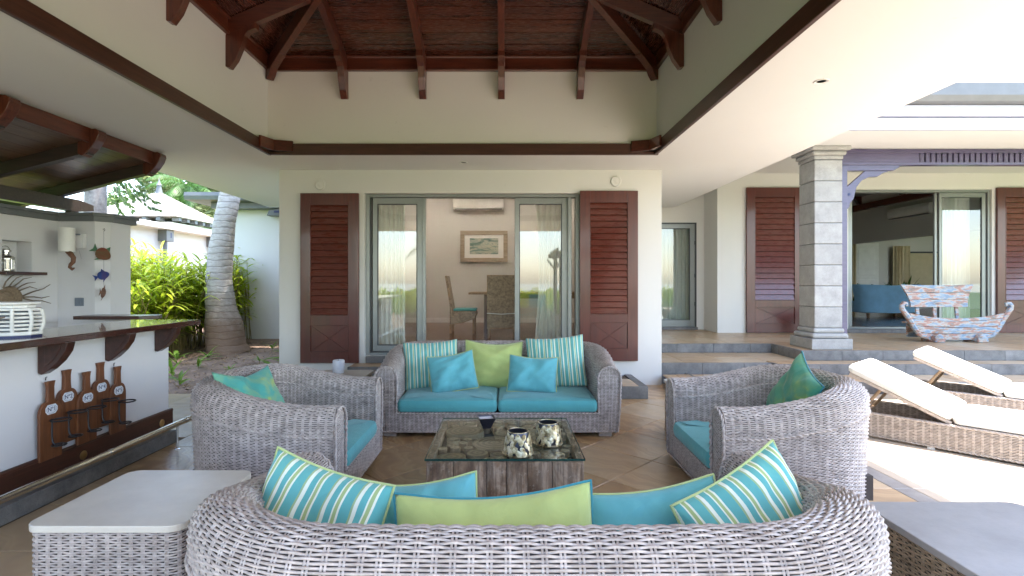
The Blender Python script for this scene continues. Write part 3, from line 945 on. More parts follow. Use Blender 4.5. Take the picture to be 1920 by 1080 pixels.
# the lining of the slab edge is plastered with the wall above
ring('lining', MB().b(-PH + .001, PH, PH - .012, PH - .001, ZC + .01, 4.34), M['wall'])
ring('trim_board', MB().b(-PH + .05, PH, PH - .05, PH - .0125, ZC - .020, ZC + .118), M['trim'], bevel=0.006)
tr = 0.0
ring('corner_block', MB().prism([(-PH + .05, PH - .051), (-PH + .34, PH - .051), (-PH + .34, PH - .075), (-PH + .052, PH - .17)], 'z', ZC + .012, ZC + .142), M['mahx'], bevel=0.003)
ring('corner_block', MB().prism([(PH - .051, PH - .051), (PH - .051, PH - .17), (PH - .34, PH - .075), (PH - .34, PH - .051)], 'z', ZC + .012, ZC + .142), M['mahx'], bevel=0.003)
ZW = 4.07
ring('fascia_board', MB().b(-PH + .04, PH, PH - .04, PH - .0125, ZW, ZW + .16), M['mahx'], bevel=0.003)
ring('bead', MB().b(-PH + .06, PH, PH - .06, PH - .0125, ZW - .03, ZW - .001), M['mahx'], bevel=0.006)
ring('bead', MB().b(-PH + .07, PH, PH - .07, PH - .041, ZW + .125, ZW + .15), M['mahx'], bevel=0.006)
SL = 0.42
t0 = 0.05; i = 0
while t0 < PH - 0.03:
    t1 = min(t0 + 0.16, PH - 0.001)
    g = 0.005
    a, b_ = t0 + g, t1 - g
    z = lambda t: ZW + .13 + SL * t
    wob = random.uniform(0, .004)
    vs = []
    for t, dz in ((a, 0), (b_, 0), (b_, .022), (a, .022)):
        vs += [(-(PH - t), PH - t, z(t) + dz + wob), ((PH - t), PH - t, z(t) + dz + wob)]
    fs = [(0, 2, 3, 1), (6, 7, 5, 4), (0, 1, 7, 6), (2, 4, 5, 3), (0, 6, 4, 2), (1, 3, 5, 7)]
    m_ = MB(); m_.add(vs, fs)
    ring('roof_board', m_, M['board'])
    t0 = t1
# rafters
RW = 0.037
for xk in (-1.446, -0.482, 0.482, 1.446):
    L = PH - abs(xk)
    m_ = MB().prism([(PH - .0125, ZW - .04), (PH - L, ZW - .04 + SL * L), (PH - L, ZW + .128 + SL * L), (PH - .0125, ZW + .128)], 'x', xk - RW, xk + RW)
    ring('rafter', m_, M['mahy'], bevel=0.004)
    f = [(0.0125, 3.70), (.055, 3.69), (.12, 3.78), (.175, 3.91), (.212, 4.03), (.25, 4.075), (.33, 4.105), (.33, 4.165), (0.0125, 4.03)]
    m_ = MB().prism([(PH - d, z_) for d, z_ in f], 'x', xk - RW - .004, xk + RW + .004)
    ring('corbel', m_, M['mahz'], bevel=0.004)
LH = PH * math.sqrt(2)
rot = Matrix.Rotation(R(45), 4, 'Z')      # points from the far-left corner inwards
sl = SL / math.sqrt(2)
m_ = MB().prism([(LH - .07, ZW - .055), (0.05, ZW - .055 + sl * (LH - .05)), (0.05, ZW + .12 + sl * (LH - .05)), (LH - .07, ZW + .10)], 'x', -RW, RW, rot)
ring('hip_rafter', m_, M['mahy'], bevel=0.004)
f = [(0.04, 3.93), (.09, 3.92), (.15, 3.96), (.21, 4.03), (.33, 4.08), (.45, 4.12), (.45, 4.18), (0.04, 4.04)]
m_ = MB().prism([(LH - d, z_) for d, z_ in f], 'x', -RW - .006, RW + .006, rot)
ring('hip_corbel', m_, M['mahz'], bevel=0.004)
MB().lathe([(0.001, 4.9), (.06, 4.92), (.075, 4.98), (.075, 5.15)], 12).build('king_post', M['mahz'], pav, world=False, smooth=True)
cv = MB(); hh = PH + .75
cv.add([(-hh, -hh, 4.10), (hh, -hh, 4.10), (hh, hh, 4.10), (-hh, hh, 4.10), (0, 0, 5.52)], [(0, 1, 4), (1, 2, 4), (2, 3, 4), (3, 0, 4)])
cv.build('roof_cover', M['shingle'], pav, world=False)
def downlight(px, py, z, r, parent, lit=False):
    m_ = MB().lathe([(r * .62, -.001), (r * .75, -.006), (r, -.008), (r, 0)], 20, (px, py, z))
    d = m_.build('downlight', M['white'], parent, smooth=True)
    MB().lathe([(0.0001, 0), (r * .62, 0)], 20, (px, py, z - .002)).build('lens', M['lamp'] if lit else M['gutter'], d)
downlight(-0.54, 6.95, ZC, .055, pav)
downlight(2.50, 4.15, ZC, .055, pav)
for px, py in ((-4.6, -.9), (3.25, -.9)):
    box('support_post', M['wall'], px - .16, px + .16, py - .16, py + .16, 0, ZC, pav, bevel=.01)

# ================================================================ VILLA (dining room) behind the sofa
vil = top('villa', 'cream villa front with two red louvred shutters and a sliding glass door behind the sofa', 'house', (-0.48, 7.4, 0))
VY = 7.4
wall_hole('front_wall', M['wall'], vil, -3.17, 2.21, -0.05, ZC - .002, VY, VY + .25, [(-1.975, 1.068, 0.41, 2.70)])
box('side_wall', M['wall'], -3.168, -2.95, VY + .256, 12.9, -0.05, 3.8, vil)
box('parapet', M['wall'], -3.17, 2.21, VY + .1, VY + .24, ZC + .222, 3.8, vil)
box('side_wall', M['wall'], 1.99, 2.208, VY + .256, 12.9, -0.05, 3.8, vil)
# room behind
wall_hole('room_wall', M['roomwall'], vil, -2.95, 1.99, 0.49, 3.75, 12.6, 12.7, [])
box('room_floor', M['interwood'], -2.95, 1.99, VY + .26, 12.6, 0.40, 0.485, vil)
box('room_ceiling', M['roomwall'], -3.17, 2.21, VY + .1, 12.9, 3.801, 3.9, vil)
box('room_lining', M['roomwall'], -2.949, -2.93, VY + .26, 12.6, 0.485, 3.8, vil)
box('room_lining', M['roomwall'], 1.97, 1.989, VY + .26, 12.6, 0.485, 3.8, vil)
box('skirting', M['white'], -2.93, 1.97, 12.58, 12.599, 0.486, 0.60, vil)
for px, py in ((-.5, 11.2), (-2.0, 9.6), (.9, 9.6), (-2.0, 11.6), (1.1, 11.6)): downlight(px, py, 3.8, .06, vil, True)
box('sill', M['riser'], -1.95, 1.05, VY - .03, VY + .22, 0.312, 0.408, vil, bevel=.006)
# door frame: tracks and outer frame
fr = MB(); fx0, fx1 = -1.973, 1.066
for q in (0, 1, 2):
    yy = VY + .07 + q * .055
    fr.b(fx0, fx0 + .055, yy, yy + .04, .412, 2.698).b(fx1 - .055, fx1, yy, yy + .04, .412, 2.698)
fr.b(fx0 + .055, fx1 - .055, VY + .07, VY + .22, 2.655, 2.698).b(fx0 + .055, fx1 - .055, VY + .07, VY + .22, .412, .445)
fr.build('door_frame', M['alu'], vil, bevel=.004)
tk = MB()
for q in range(3): tk.b(fx0 + .06, fx1 - .06, VY + .085 + q * .05, VY + .10 + q * .05, .445, .458)
tk.build('track', M['alud'], vil)
box('jamb_shadow', M['alud'], fx0 + .055, fx0 + .075, VY + .10, VY + .2, .46, 2.65, vil)
sash(vil, -1.885, -1.165, .462, 2.652, VY + .12, handle=None)
sash(vil, 0.145, 0.905, .462, 2.652, VY + .12)
box('pull_bar', M['alu'], -1.175, -1.125, VY + .105, VY + .165, .462, 2.652, vil, bevel=.006)
box('pull_bar', M['alu'], .90, .955, VY + .07, VY + .11, .462, 2.652, vil, bevel=.006)
shutter(vil, -2.855, -2.04, .316, 2.69, VY - .055, 17, .985, 2.525, .475, .845)
shutter(vil, 1.055, 1.865, .345, 2.725, VY - .055, 18, 1.00, 2.56, .52, .885)
for px, pz in ((-2.59, 2.815), (1.565, 2.865)):
    m_ = MB(); mt = Matrix.Translation((px, VY, pz)) @ Matrix.Rotation(R(90), 4, 'X')
    m_.lathe([(.075, 0), (.075, .018), (.060, .026), (.052, .022), (.02, .030), (.0005, .031)], 28, mtx=mt)
    tag(m_.build('wall_vent', M['wall'], smooth=True), 'round cream cap above the left red shutter' if px < 0 else 'round cream cap above the right red shutter', 'wall cap')

# ================================================================ SALON WING to the right
sal = top('salon_wing', 'cream house wing with grey gutter, veranda and wide sliding doors behind the stone column', 'house', (8, 10.5, 0))
wall_hole('front_wall', M['wall'], sal, 4.25, 14.0, 0.40, 3.62, 10.5, 10.72, [(6.86, 9.73, .51, 3.30)])
box('pier_wall', M['wall'], 4.25, 4.47, 10.722, 11.2, 0.40, 3.62, sal)
wall_hole('recess_wall', M['wall'], sal, 2.22, 4.25, 0.40, 3.62, 11.2, 11.4, [(3.0, 4.09, .46, 2.72)])
box('veranda_ceiling', M['soffit'], 2.22, 14.0, 8.02, 11.5, 3.62, 3.78, sal)
box('eave_soffit', M['soffit'], 2.22, 14.0, 7.10, 8.018, 3.49, 3.78, sal)
box('fascia', M['fascia'], 2.22, 14.0, 7.06, 7.098, 3.49, 3.655, sal, bevel=.004)
box('fascia', M['fascia'], 2.22, 14.0, 7.03, 7.098, 3.667, 3.82, sal, bevel=.006)
MB().prism([(7.02, 3.82), (6.93, 3.83), (6.88, 3.90), (6.88, 4.06), (6.905, 4.075), (7.03, 4.075)], 'x', 2.22, 14.0).build('gutter', M['gutter'], sal, bevel=.004)
box('roof_slab', M['gutter'], 2.22, 14.0, 7.04, 20, 3.83, 4.0, sal)
# recessed glass door
s_ = sash(sal, 3.03, 4.06, .50, 2.69, 11.22, fw=.10, rt=.09, rb=.14, handle=3.16, name='glass_door')
box('sill', M['riser'], 3.0, 4.09, 11.12, 11.24, .441, .50, sal, bevel=.004)
fr = MB().b(3.0, 3.028, 11.2, 11.3, .50, 2.72).b(4.062, 4.09, 11.2, 11.3, .50, 2.72).b(3.028, 4.062, 11.2, 11.3, 2.692, 2.72)
fr.build('door_frame', M['alud'], sal)
for z_ in (.95, 1.55, 2.25): box('hinge', M['alud'], 4.045, 4.075, 11.195, 11.21, z_, z_ + .08, sal)
box('room_wall', M['roomwall'], 2.23, 4.9, 12.9, 13.0, .4, 3.6, sal)
box('room_wall', M['roomwall'], 4.28, 4.40, 11.41, 12.9, .4, 3.6, sal)
# big sliding door
box('sill', M['riser'], 6.80, 9.78, 10.40, 10.70, .441, .515, sal, bevel=.005)
fr = MB(); a_, b2 = 6.862, 9.728
for q in (0, 1, 2):
    yy = 10.53 + q * .05
    fr.b(a_, a_ + .05, yy, yy + .036, .516, 3.298).b(b2 - .05, b2, yy, yy + .036, .516, 3.298)
fr.b(a_ + .05, b2 - .05, 10.53, 10.69, 3.25, 3.298).b(a_ + .05, b2 - .05, 10.53, 10.69, .516, .55)
fr.build('door_frame', M['alu'], sal, bevel=.004)
sash(sal, 8.73, 9.66, .555, 3.245, 10.56, fw=.07)
box('pull_bar', M['alu'], 8.66, 8.71, 10.59, 10.64, .555, 3.245, sal, bevel=.006)
box('pull_bar', M['alu'], 6.93, 6.98, 10.56, 10.60, .555, 3.245, sal, bevel=.006)
shutter(sal, 4.81, 5.93, .447, 3.33, 10.44, 19, 1.09, 3.14, .62, .955, mx=.15)
shutter(sal, 9.79, 10.91, .447, 3.33, 10.44, 19, 1.09, 3.14, .62, .955, mx=.15)
# salon interior
box('room_floor', M['interwood'], 5.0, 18.0, 10.73, 19.0, .40, .505, sal)
box('room_ceiling', M['roomwall'], 5.0, 18.0, 10.73, 19.2, 4.0, 4.1, sal)
box('room_wall', M['roomwall'], 5.0, 18.0, 19.0, 19.1, .5, 4.0, sal)
box('room_wall', M['roomwall'], 4.9, 5.0, 10.73, 19.1, .5, 4.0, sal)
box('room_wall', M['roomwall'], 18.0, 18.1, 10.73, 19.1, .5, 4.0, sal)
box('bulkhead', M['roomwall'], 9.92, 10.1, 10.75, 18.99, 2.55, 4.0, sal)
box('ceiling_beam', M['mahy'], 9.80, 9.915, 10.75, 18.99, 3.44, 3.60, sal)
for yy in (13.0, 14.6):
    MB().prism([(9.6, 4.0), (9.915, 4.0), (9.915, 3.62), (9.84, 3.62)], 'y', yy, yy + .1).build('corbel', M['mahz'], sal)
for px, py in ((9.2, 14.0), (9.3, 11.9), (7.6, 13.0), (12.5, 16.5), (14.5, 16.5), (10.8, 13.0), (8.0, 16.5), (9.0, 12.2), (11.0, 12.2)): downlight(px, py, 4.0, .06, sal, True)  # some are extra, added to brighten the salon and its blue sofa
dr = box('door', M['white'], 12.55, 13.45, 18.90, 18.95, .51, 2.85, sal, bevel=.006)
for z0_, z1_ in ((.75, 1.55), (1.7, 2.65)): box('door_panel', M['white'], 12.7, 13.3, 18.885, 18.905, z0_, z1_, dr, bevel=.01)
box('cream_blind', M['cream'], 14.6, 15.7, 18.93, 18.96, 1.2, 2.5, sal)
box('blind_frame', M['alud'], 14.55, 15.75, 18.94, 18.955, 2.5, 2.56, sal)

# stone column
col = top('stone_column', 'square rusticated grey stone column with moulded base and capital on the terrace edge', 'column', (4.88, 8.13, 0.44))
def sq(cx, cy_, h, z0, z1, name, bev, mat=None): return box(name, mat or M['colstone'], cx - h, cx + h, cy_ - h, cy_ + h, z0, z1, col, bevel=bev)
CX, CY = 4.88, 8.13
sq(CX, CY, .305, .442, .60, 'plinth', .008)
sq(CX, CY, .275, .602, .68, 'base_moulding', .035)
sq(CX, CY, .235, .682, .755, 'base_moulding', .03)
z_ = .757
for k in range(8):
    h_ = .316
    b3 = box('stone_block', M['colstone'], CX - .21, CX + .21, CY - .21, CY + .21, z_ + .004, z_ + h_ - .004, col, bevel=.010)
    sq(CX, CY, .196, z_ + h_ - .005, z_ + h_ + .005, 'joint', 0, M['coping'])
    z_ += h_ + .001
sq(CX, CY, .22, z_ + .006, z_ + .06, 'capital', .012)
sq(CX, CY, .255, z_ + .061, z_ + .13, 'capital', .03)
sq(CX, CY, .295, z_ + .131, 3.489, 'capital', .014)

# mahogany beam with fret slots and curved bracket, reflected sky put into its colour
bm = top('sky_tinted_beam', 'mahogany veranda beam coloured purple-blue for reflected sky, with slotted frieze and curved bracket right of the stone column', 'beam', (7.0, 8.12, 2.4))
BY0, BY1 = 8.06, 8.16
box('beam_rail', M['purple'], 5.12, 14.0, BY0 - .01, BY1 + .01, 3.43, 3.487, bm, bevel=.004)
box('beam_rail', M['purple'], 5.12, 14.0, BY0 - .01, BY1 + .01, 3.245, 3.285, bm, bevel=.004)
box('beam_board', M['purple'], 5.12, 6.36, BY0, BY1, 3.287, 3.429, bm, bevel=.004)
x = 6.36; me_ = None
while x < 13.9:
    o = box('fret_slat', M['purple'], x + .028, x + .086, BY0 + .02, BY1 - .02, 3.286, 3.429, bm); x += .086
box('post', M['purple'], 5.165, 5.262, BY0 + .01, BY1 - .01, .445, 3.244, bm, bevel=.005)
def c8(x_, y_, Y=8.1):
    px, py = 1220 + x_ * .3889, 260 + y_ * .3889
    return ((px - 946) * Y / 986, 1.44 + (530 - py) * Y / 986)
pts = [(937, 128), (1270, 118), (1245, 126), (1192, 130), (1190, 138), (1165, 152), (1125, 157), (1118, 164), (1090, 182), (1050, 184), (1015, 200), (990, 232), (982, 262), (975, 290), (955, 312), (955, 325), (948, 337), (937, 337), (937, 238), (1028, 160), (1028, 156), (937, 156)]
P1 = [c8(*p) for p in pts]
# upper arm and the curved brace are two pieces
arm = [c8(*p) for p in [(937, 124), (1272, 122), (1245, 130), (1194, 134), (1190, 142), (1165, 155), (937, 156)]]
brace = [c8(*p) for p in [(1150, 157), (1118, 166), (1090, 184), (1050, 186), (1015, 202), (990, 234), (982, 264), (975, 292), (957, 314), (957, 326), (948, 339), (938, 339), (938, 238), (1030, 157)]]
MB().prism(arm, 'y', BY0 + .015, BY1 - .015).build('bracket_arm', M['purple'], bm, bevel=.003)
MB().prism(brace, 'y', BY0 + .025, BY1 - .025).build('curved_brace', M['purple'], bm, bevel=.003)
hx, hz = c8(953, 270)
MB().lathe([(.022, 0), (.022, .006)], 14, mtx=Matrix.Translation((hx, BY0 + .026, hz)) @ Matrix.Rotation(R(90), 4, 'X')).build('bolt', M['ink'], bm)

# ================================================================ BAR
bar = top('bar', 'white bar with dark glossy wooden counter on carved brackets at the left', 'bar', (-3.25, 3.0, 0))
BYE = 4.87
box('front_wall', M['barwall'], -3.27, -3.11, 0.6, BYE, .11, 1.055, bar, bevel=.004)
cr = MB().prism([(0.6, 1.056), (BYE - .02, 1.056), (BYE - .02, 1.10), (0.6, 1.10)], 'x', -3.42, -2.80)
cr.build('counter_top', M['counter'], bar, bevel=.006)
box('skirting', M['barwood'], -3.109, -3.075, 0.6, BYE + .01, .112, .255, bar, bevel=.004)
MB().tube([(-3.09, 0.6, .262), (-3.09, BYE + .01, .262)], .017, 10).build('skirting_bead', M['barwood'], bar, smooth=True)
box('plinth', M['riser'], -3.27, -2.97, 0.6, 4.76, 0, .11, bar, bevel=.006)
for yy in (4.72, 3.84, 2.96):
    mt = Matrix.Translation((-3.074, yy, .18)) @ Matrix.Rotation(R(90), 4, 'Y')
    MB().lathe([(.0005, .004), (.028, .005), (.033, .002), (.033, -.004)], 18, mtx=mt).build('plug_light', M['brass'], bar, smooth=True)
for yy in (4.67, 4.09, 3.50, 2.91, 2.32):
    prof = [(-3.109, .835), (-3.085, .825), (-3.03, .86), (-2.97, .915), (-2.925, .98), (-2.91, 1.035), (-2.91, 1.055), (-3.109, 1.055)]
    b3 = MB().prism(prof, 'y', yy, yy + .07).build('counter_bracket', M['barwood'], bar, bevel=.005)
    prof2 = [(-3.06, .88), (-3.03, .90), (-2.985, .945), (-2.955, 1.0), (-2.95, 1.03), (-3.06, 1.03)]
    MB().prism(prof2, 'y', yy - .004, yy + .002).build('raised_panel', M['barwood'], b3, bevel=.002)
rail = top('foot_rail', 'long steel foot rail on a short post along the bar plinth', 'foot rail', (-2.83, 3.0, 0))
MB().tube([(-2.83, .6, .22), (-2.83, 4.73, .22)], .0235, 20).build('rail', M['steel'], rail, smooth=True)
for yy in (4.68, 3.79, 3.77, 2.3):
    MB().tube([(-2.83, yy - .012, .22), (-2.83, yy + .012, .22)], .0265, 20).build('collar', M['steel'], rail, smooth=True)
for yy in (4.55, 2.2):
    MB().lathe([(.028, 0), (.028, .005), (.009, .008), (.009, .195), (.014, .2), (.014, .21)], 14, (-2.83, yy, 0)).build('post', M['steel'], rail, smooth=True)

# white wall behind the bar with a niche and corner pillar
bw = top('bar_back_wall', 'white wall with grey coping, square niche and corner pillar behind the bar counter', 'wall', (-5.4, 4.5, 0))
mt = Matrix.Rotation(R(90), 4, 'Z')
def yz_wall(name, mat, y0, y1, z0, z1, xf, xb, hole):
    # build in x-z then turn so that the front faces +x
    m_ = MB(); hy0, hy1, hz0, hz1 = hole
    m_.b(xb, xf, y0, hy0, z0, z1).b(xb, xf, hy1, y1, z0, z1).b(xb, xf, hy0, hy1, z0, hz0).b(xb, xf, hy0, hy1, hz1, z1)
    m_.b(xb, xb + .04, hy0, hy1, hz0, hz1)
    return m_.build(name, mat, bw)
yz_wall('wall_panel', M['barwall'], .8, 6.3, -.05, 2.175, -5.35, -5.56, (5.60, 5.95, 1.56, 1.90))
MB().prism([(-5.349, 6.301), (-4.91, 6.301), (-4.80, 6.41), (-4.80, 6.75), (-5.56, 6.75), (-5.56, 6.301)], 'z', -.05, 2.175).build('corner_pillar', M['barwall'], bw)
MB().prism([(-5.60, .8), (-5.31, .8), (-5.31, 6.26), (-4.89, 6.26), (-4.755, 6.395), (-4.755, 6.80), (-5.60, 6.80)], 'z', 2.176, 2.235).build('coping', M['coping'], bw)
MB().prism([(-5.62, .8), (-5.285, .8), (-5.285, 6.235), (-4.88, 6.235), (-4.73, 6.385), (-4.73, 6.82), (-5.62, 6.82)], 'z', 2.236, 2.275).build('coping', M['coping'], bw, bevel=.004)
box('ledge', M['barwood'], -5.36, -5.23, 5.52, 6.02, 1.525, 1.558, bw, bevel=.003)
MB().prism([(-4.90, 5.97), (-4.15, 5.97), (-4.02, 6.12), (-4.10, 6.30), (-4.90, 6.30)], 'z', 1.02, 1.06).build('corner_shelf', M['barwood'], bw, bevel=.004)
box('shelf_base', M['barwall'], -4.795, -4.20, 6.12, 6.29, -.05, 1.019, bw)

# little timber roof over the bar
br = top('bar_roof', 'low sloping dark timber roof over the bar with exposed rafters', 'roof', (-5.1, 4.0, 2.4))
bz = lambda x_: 2.757 + (x_ + 4.35) * .257
x = -4.275; k = 0
while x > -6.4:
    x2 = x - .155
    vs = [(x2 + .004, 1.2, bz(x2) + .13), (x - .004, 1.2, bz(x) + .13), (x - .004, 6.5, bz(x) + .13), (x2 + .004, 6.5, bz(x2) + .13)]
    vs += [(a, b_, c + .02) for a, b_, c in vs]
    MB().add(vs, [(0, 3, 2, 1), (4, 5, 6, 7), (0, 1, 5, 4), (1, 2, 6, 5), (2, 3, 7, 6), (3, 0, 4, 7)]).build('roof_board', M['barroof'], br)
    x = x2
box('fascia_board', M['mahy'], -4.275, -4.245, 1.2, 6.5, 2.875, ZC - .005, br, bevel=.003)
vs = [(-6.5, 1.1, bz(-6.5) + .17), (-4.28, 1.1, bz(-4.28) + .155), (-4.28, 6.52, bz(-4.28) + .155), (-6.5, 6.52, bz(-6.5) + .17)]
MB().add(vs + [(a, b_, c + .05) for a, b_, c in vs], [(0, 3, 2, 1), (4, 5, 6, 7), (0, 1, 5, 4), (1, 2, 6, 5), (2, 3, 7, 6), (3, 0, 4, 7)]).build('roof_cover', M['shingle'], br)
for yy in (6.36, 5.39, 4.42, 3.45, 2.48):
    MB().prism([(-4.35, bz(-4.35)), (-6.4, bz(-6.4)), (-6.4, bz(-6.4) + .128), (-4.276, bz(-4.276) + .128), (-4.276, 2.76)], 'y', yy, yy + .085).build('rafter', M['barrafter'], br, bevel=.003)
    MB().prism([(-4.36, ZC - .02), (-4.19, ZC - .012), (-4.158, ZC - .03), (-4.150, ZC - .065), (-4.175, ZC - .13), (-4.225, ZC - .20), (-4.30, ZC - .275), (-4.33, ZC - .29), (-4.37, ZC - .27)], 'y', yy - .012, yy + .10).build('rafter_tail', M['mahz'], br, bevel=.004)
box('wall_plate', M['barrafter'], -5.45, -5.34, 1.2, 6.62, 2.33, 2.48, br, bevel=.004)
MB().prism([(6.62, 2.33), (6.84, 2.37), (6.84, 2.44), (6.62, 2.48)], 'x', -5.45, -5.34).build('plate_end', M['barrafter'], br, bevel=.003)
for yy in (3.0, 5.0, 6.5): box('plate_block', M['barrafter'], -5.43, -5.36, yy, yy + .12, 2.276, 2.329, br)

# ================================================================ GARDEN BUILDINGS
gw = top('guest_wing', 'plain white side building with grey eave behind the leaning palm trunk', 'house', (-4.6, 11.9, 0))
box('wall', M['whitewall'], -6.2, -3.18, 11.9, 16, -.1, 3.14, gw)
MB().prism([(11.35, 3.21), (11.25, 3.22), (11.22, 3.30), (11.24, 3.38), (16.5, 3.38), (16.5, 3.21)], 'x', -6.85, -3.18).build('eave', M['gutter'], gw)
box('eave_board', M['gutter'], -6.45, -3.18, 11.55, 11.898, 3.08, 3.205, gw)
wl = top('wall_lamp', 'small grey floodlight high on the white side building', 'lamp', (-5.0, 11.8, 2.95))
MB().prism([(-5.25, 2.92), (-4.8, 2.92), (-4.8, 3.0), (-5.0, 3.07), (-5.2, 3.05)], 'y', 11.6, 11.85).build('body', M['gutter'], wl, bevel=.01)
box('lens', M['ink'], -5.08, -4.88, 11.585, 11.605, 2.98, 3.03, wl)

sb = top('garden_house', 'long low white garden building with square downpipe boxes beyond the bright hedge', 'house', (-10.4, 14.5, 0))
box('wall', M['whitewall'], -11.2, -9.5, 12.9, 17.6, 0, 2.9, sb)
MB().prism([(12.9, 0), (12.9, 2.9), (12.2, 2.9), (12.2, 2.45), (12.9, 2.45)], 'x', -11.2, -9.52).build('lintel', M['whitewall'], sb)
box('cornice', M['whitewall'], -11.3, -9.15, 11.6, 17.8, 2.9, 3.04, sb, bevel=.01)
for yy in (14.4, 16.75):
    box('hopper', M['gutter'], -9.498, -9.25, yy, yy + .32, 2.58, 2.9, sb, bevel=.01)
    box('hopper_slot', M['ink'], -9.26, -9.248, yy + .17, yy + .22, 2.68, 2.82, sb)
    MB().tube([(-9.37, yy + .12, .1), (-9.37, yy + .12, 2.58)], .055, 10).build('downpipe', M['gutter'], sb, smooth=True)
sw = top('lava_stone_wall', 'small patch of dark lava stone wall under the white cornice', 'wall', (-9.7, 12.4, 0))
box('core', M['darkstone'], -10.3, -9.66, 12.15, 12.88, 0, 2.42, sw)
random.seed(3)
for j in range(8):
    y = 12.17
    while y < 12.85:
        l = random.uniform(.10, .2); z_ = .9 + j * .19
        hgt = random.uniform(.13, .18)
        box('stone', M['darkstone'], -9.67, -9.60 + random.uniform(0, .03), y, min(y + l, 12.88), z_, z_ + hgt, sw, bevel=.02)
        y += l + .02
hs = top('pyramid_roof_house', 'white garden pavilion with pale shingled pyramid roof and dark finial', 'house', (-13.4, 20.4, 0))
box('wall', M['whitewall'], -14.9, -12.4, 19.3, 21.8, 0, 3.7, hs)
box('parapet', M['whitewall'], -15.3, -11.95, 18.9, 22.2, 3.45, 3.62, hs)
def pyramid(cx, cy_, h, z0, z1, n, parent):
    for k in range(n):
        u0, u1 = k / n, min(1.0, (k + 1) / n + .02)
        r0, r1 = h * (1 - u0), max(.02, h * (1 - u1))
        za, zb = z0 + (z1 - z0) * u0, z0 + (z1 - z0) * u1
        vs = [(cx - r0, cy_ - r0, za), (cx + r0, cy_ - r0, za), (cx + r0, cy_ + r0, za), (cx - r0, cy_ + r0, za)]
        vs += [(a, b_, c + .035) for a, b_, c in vs]
        vs += [(cx - r1, cy_ - r1, zb), (cx + r1, cy_ - r1, zb), (cx + r1, cy_ + r1, zb), (cx - r1, cy_ + r1, zb)]
        fs = []
        for q in range(4):
            q2 = (q + 1) % 4
            fs += [(q, q2, 4 + q2, 4 + q), (4 + q, 4 + q2, 8 + q2, 8 + q)]
        fs.append((0, 3, 2, 1))
        MB().add(vs, fs).build('shingle_course', M['shingle'], parent)
pyramid(-13.4, 20.4, 1.75, 3.80, 4.95, 18, hs)
for k in range(6):
    box('eave_block', M['coping'], -14.9 + k * .5, -14.75 + k * .5, 18.7, 18.95, 3.66, 3.78, hs)
    box('eave_block', M['coping'], -11.95, -11.70, 18.9 + k * .5, 19.05 + k * .5, 3.66, 3.78, hs)
MB().lathe([(.13, 4.86), (.10, 5.05), (.07, 5.2), (.10, 5.22), (.05, 5.3), (.02, 5.42), (.001, 5.5)], 10, (-13.4, 20.4, 0)).build('finial', M['coping'], hs, smooth=True)
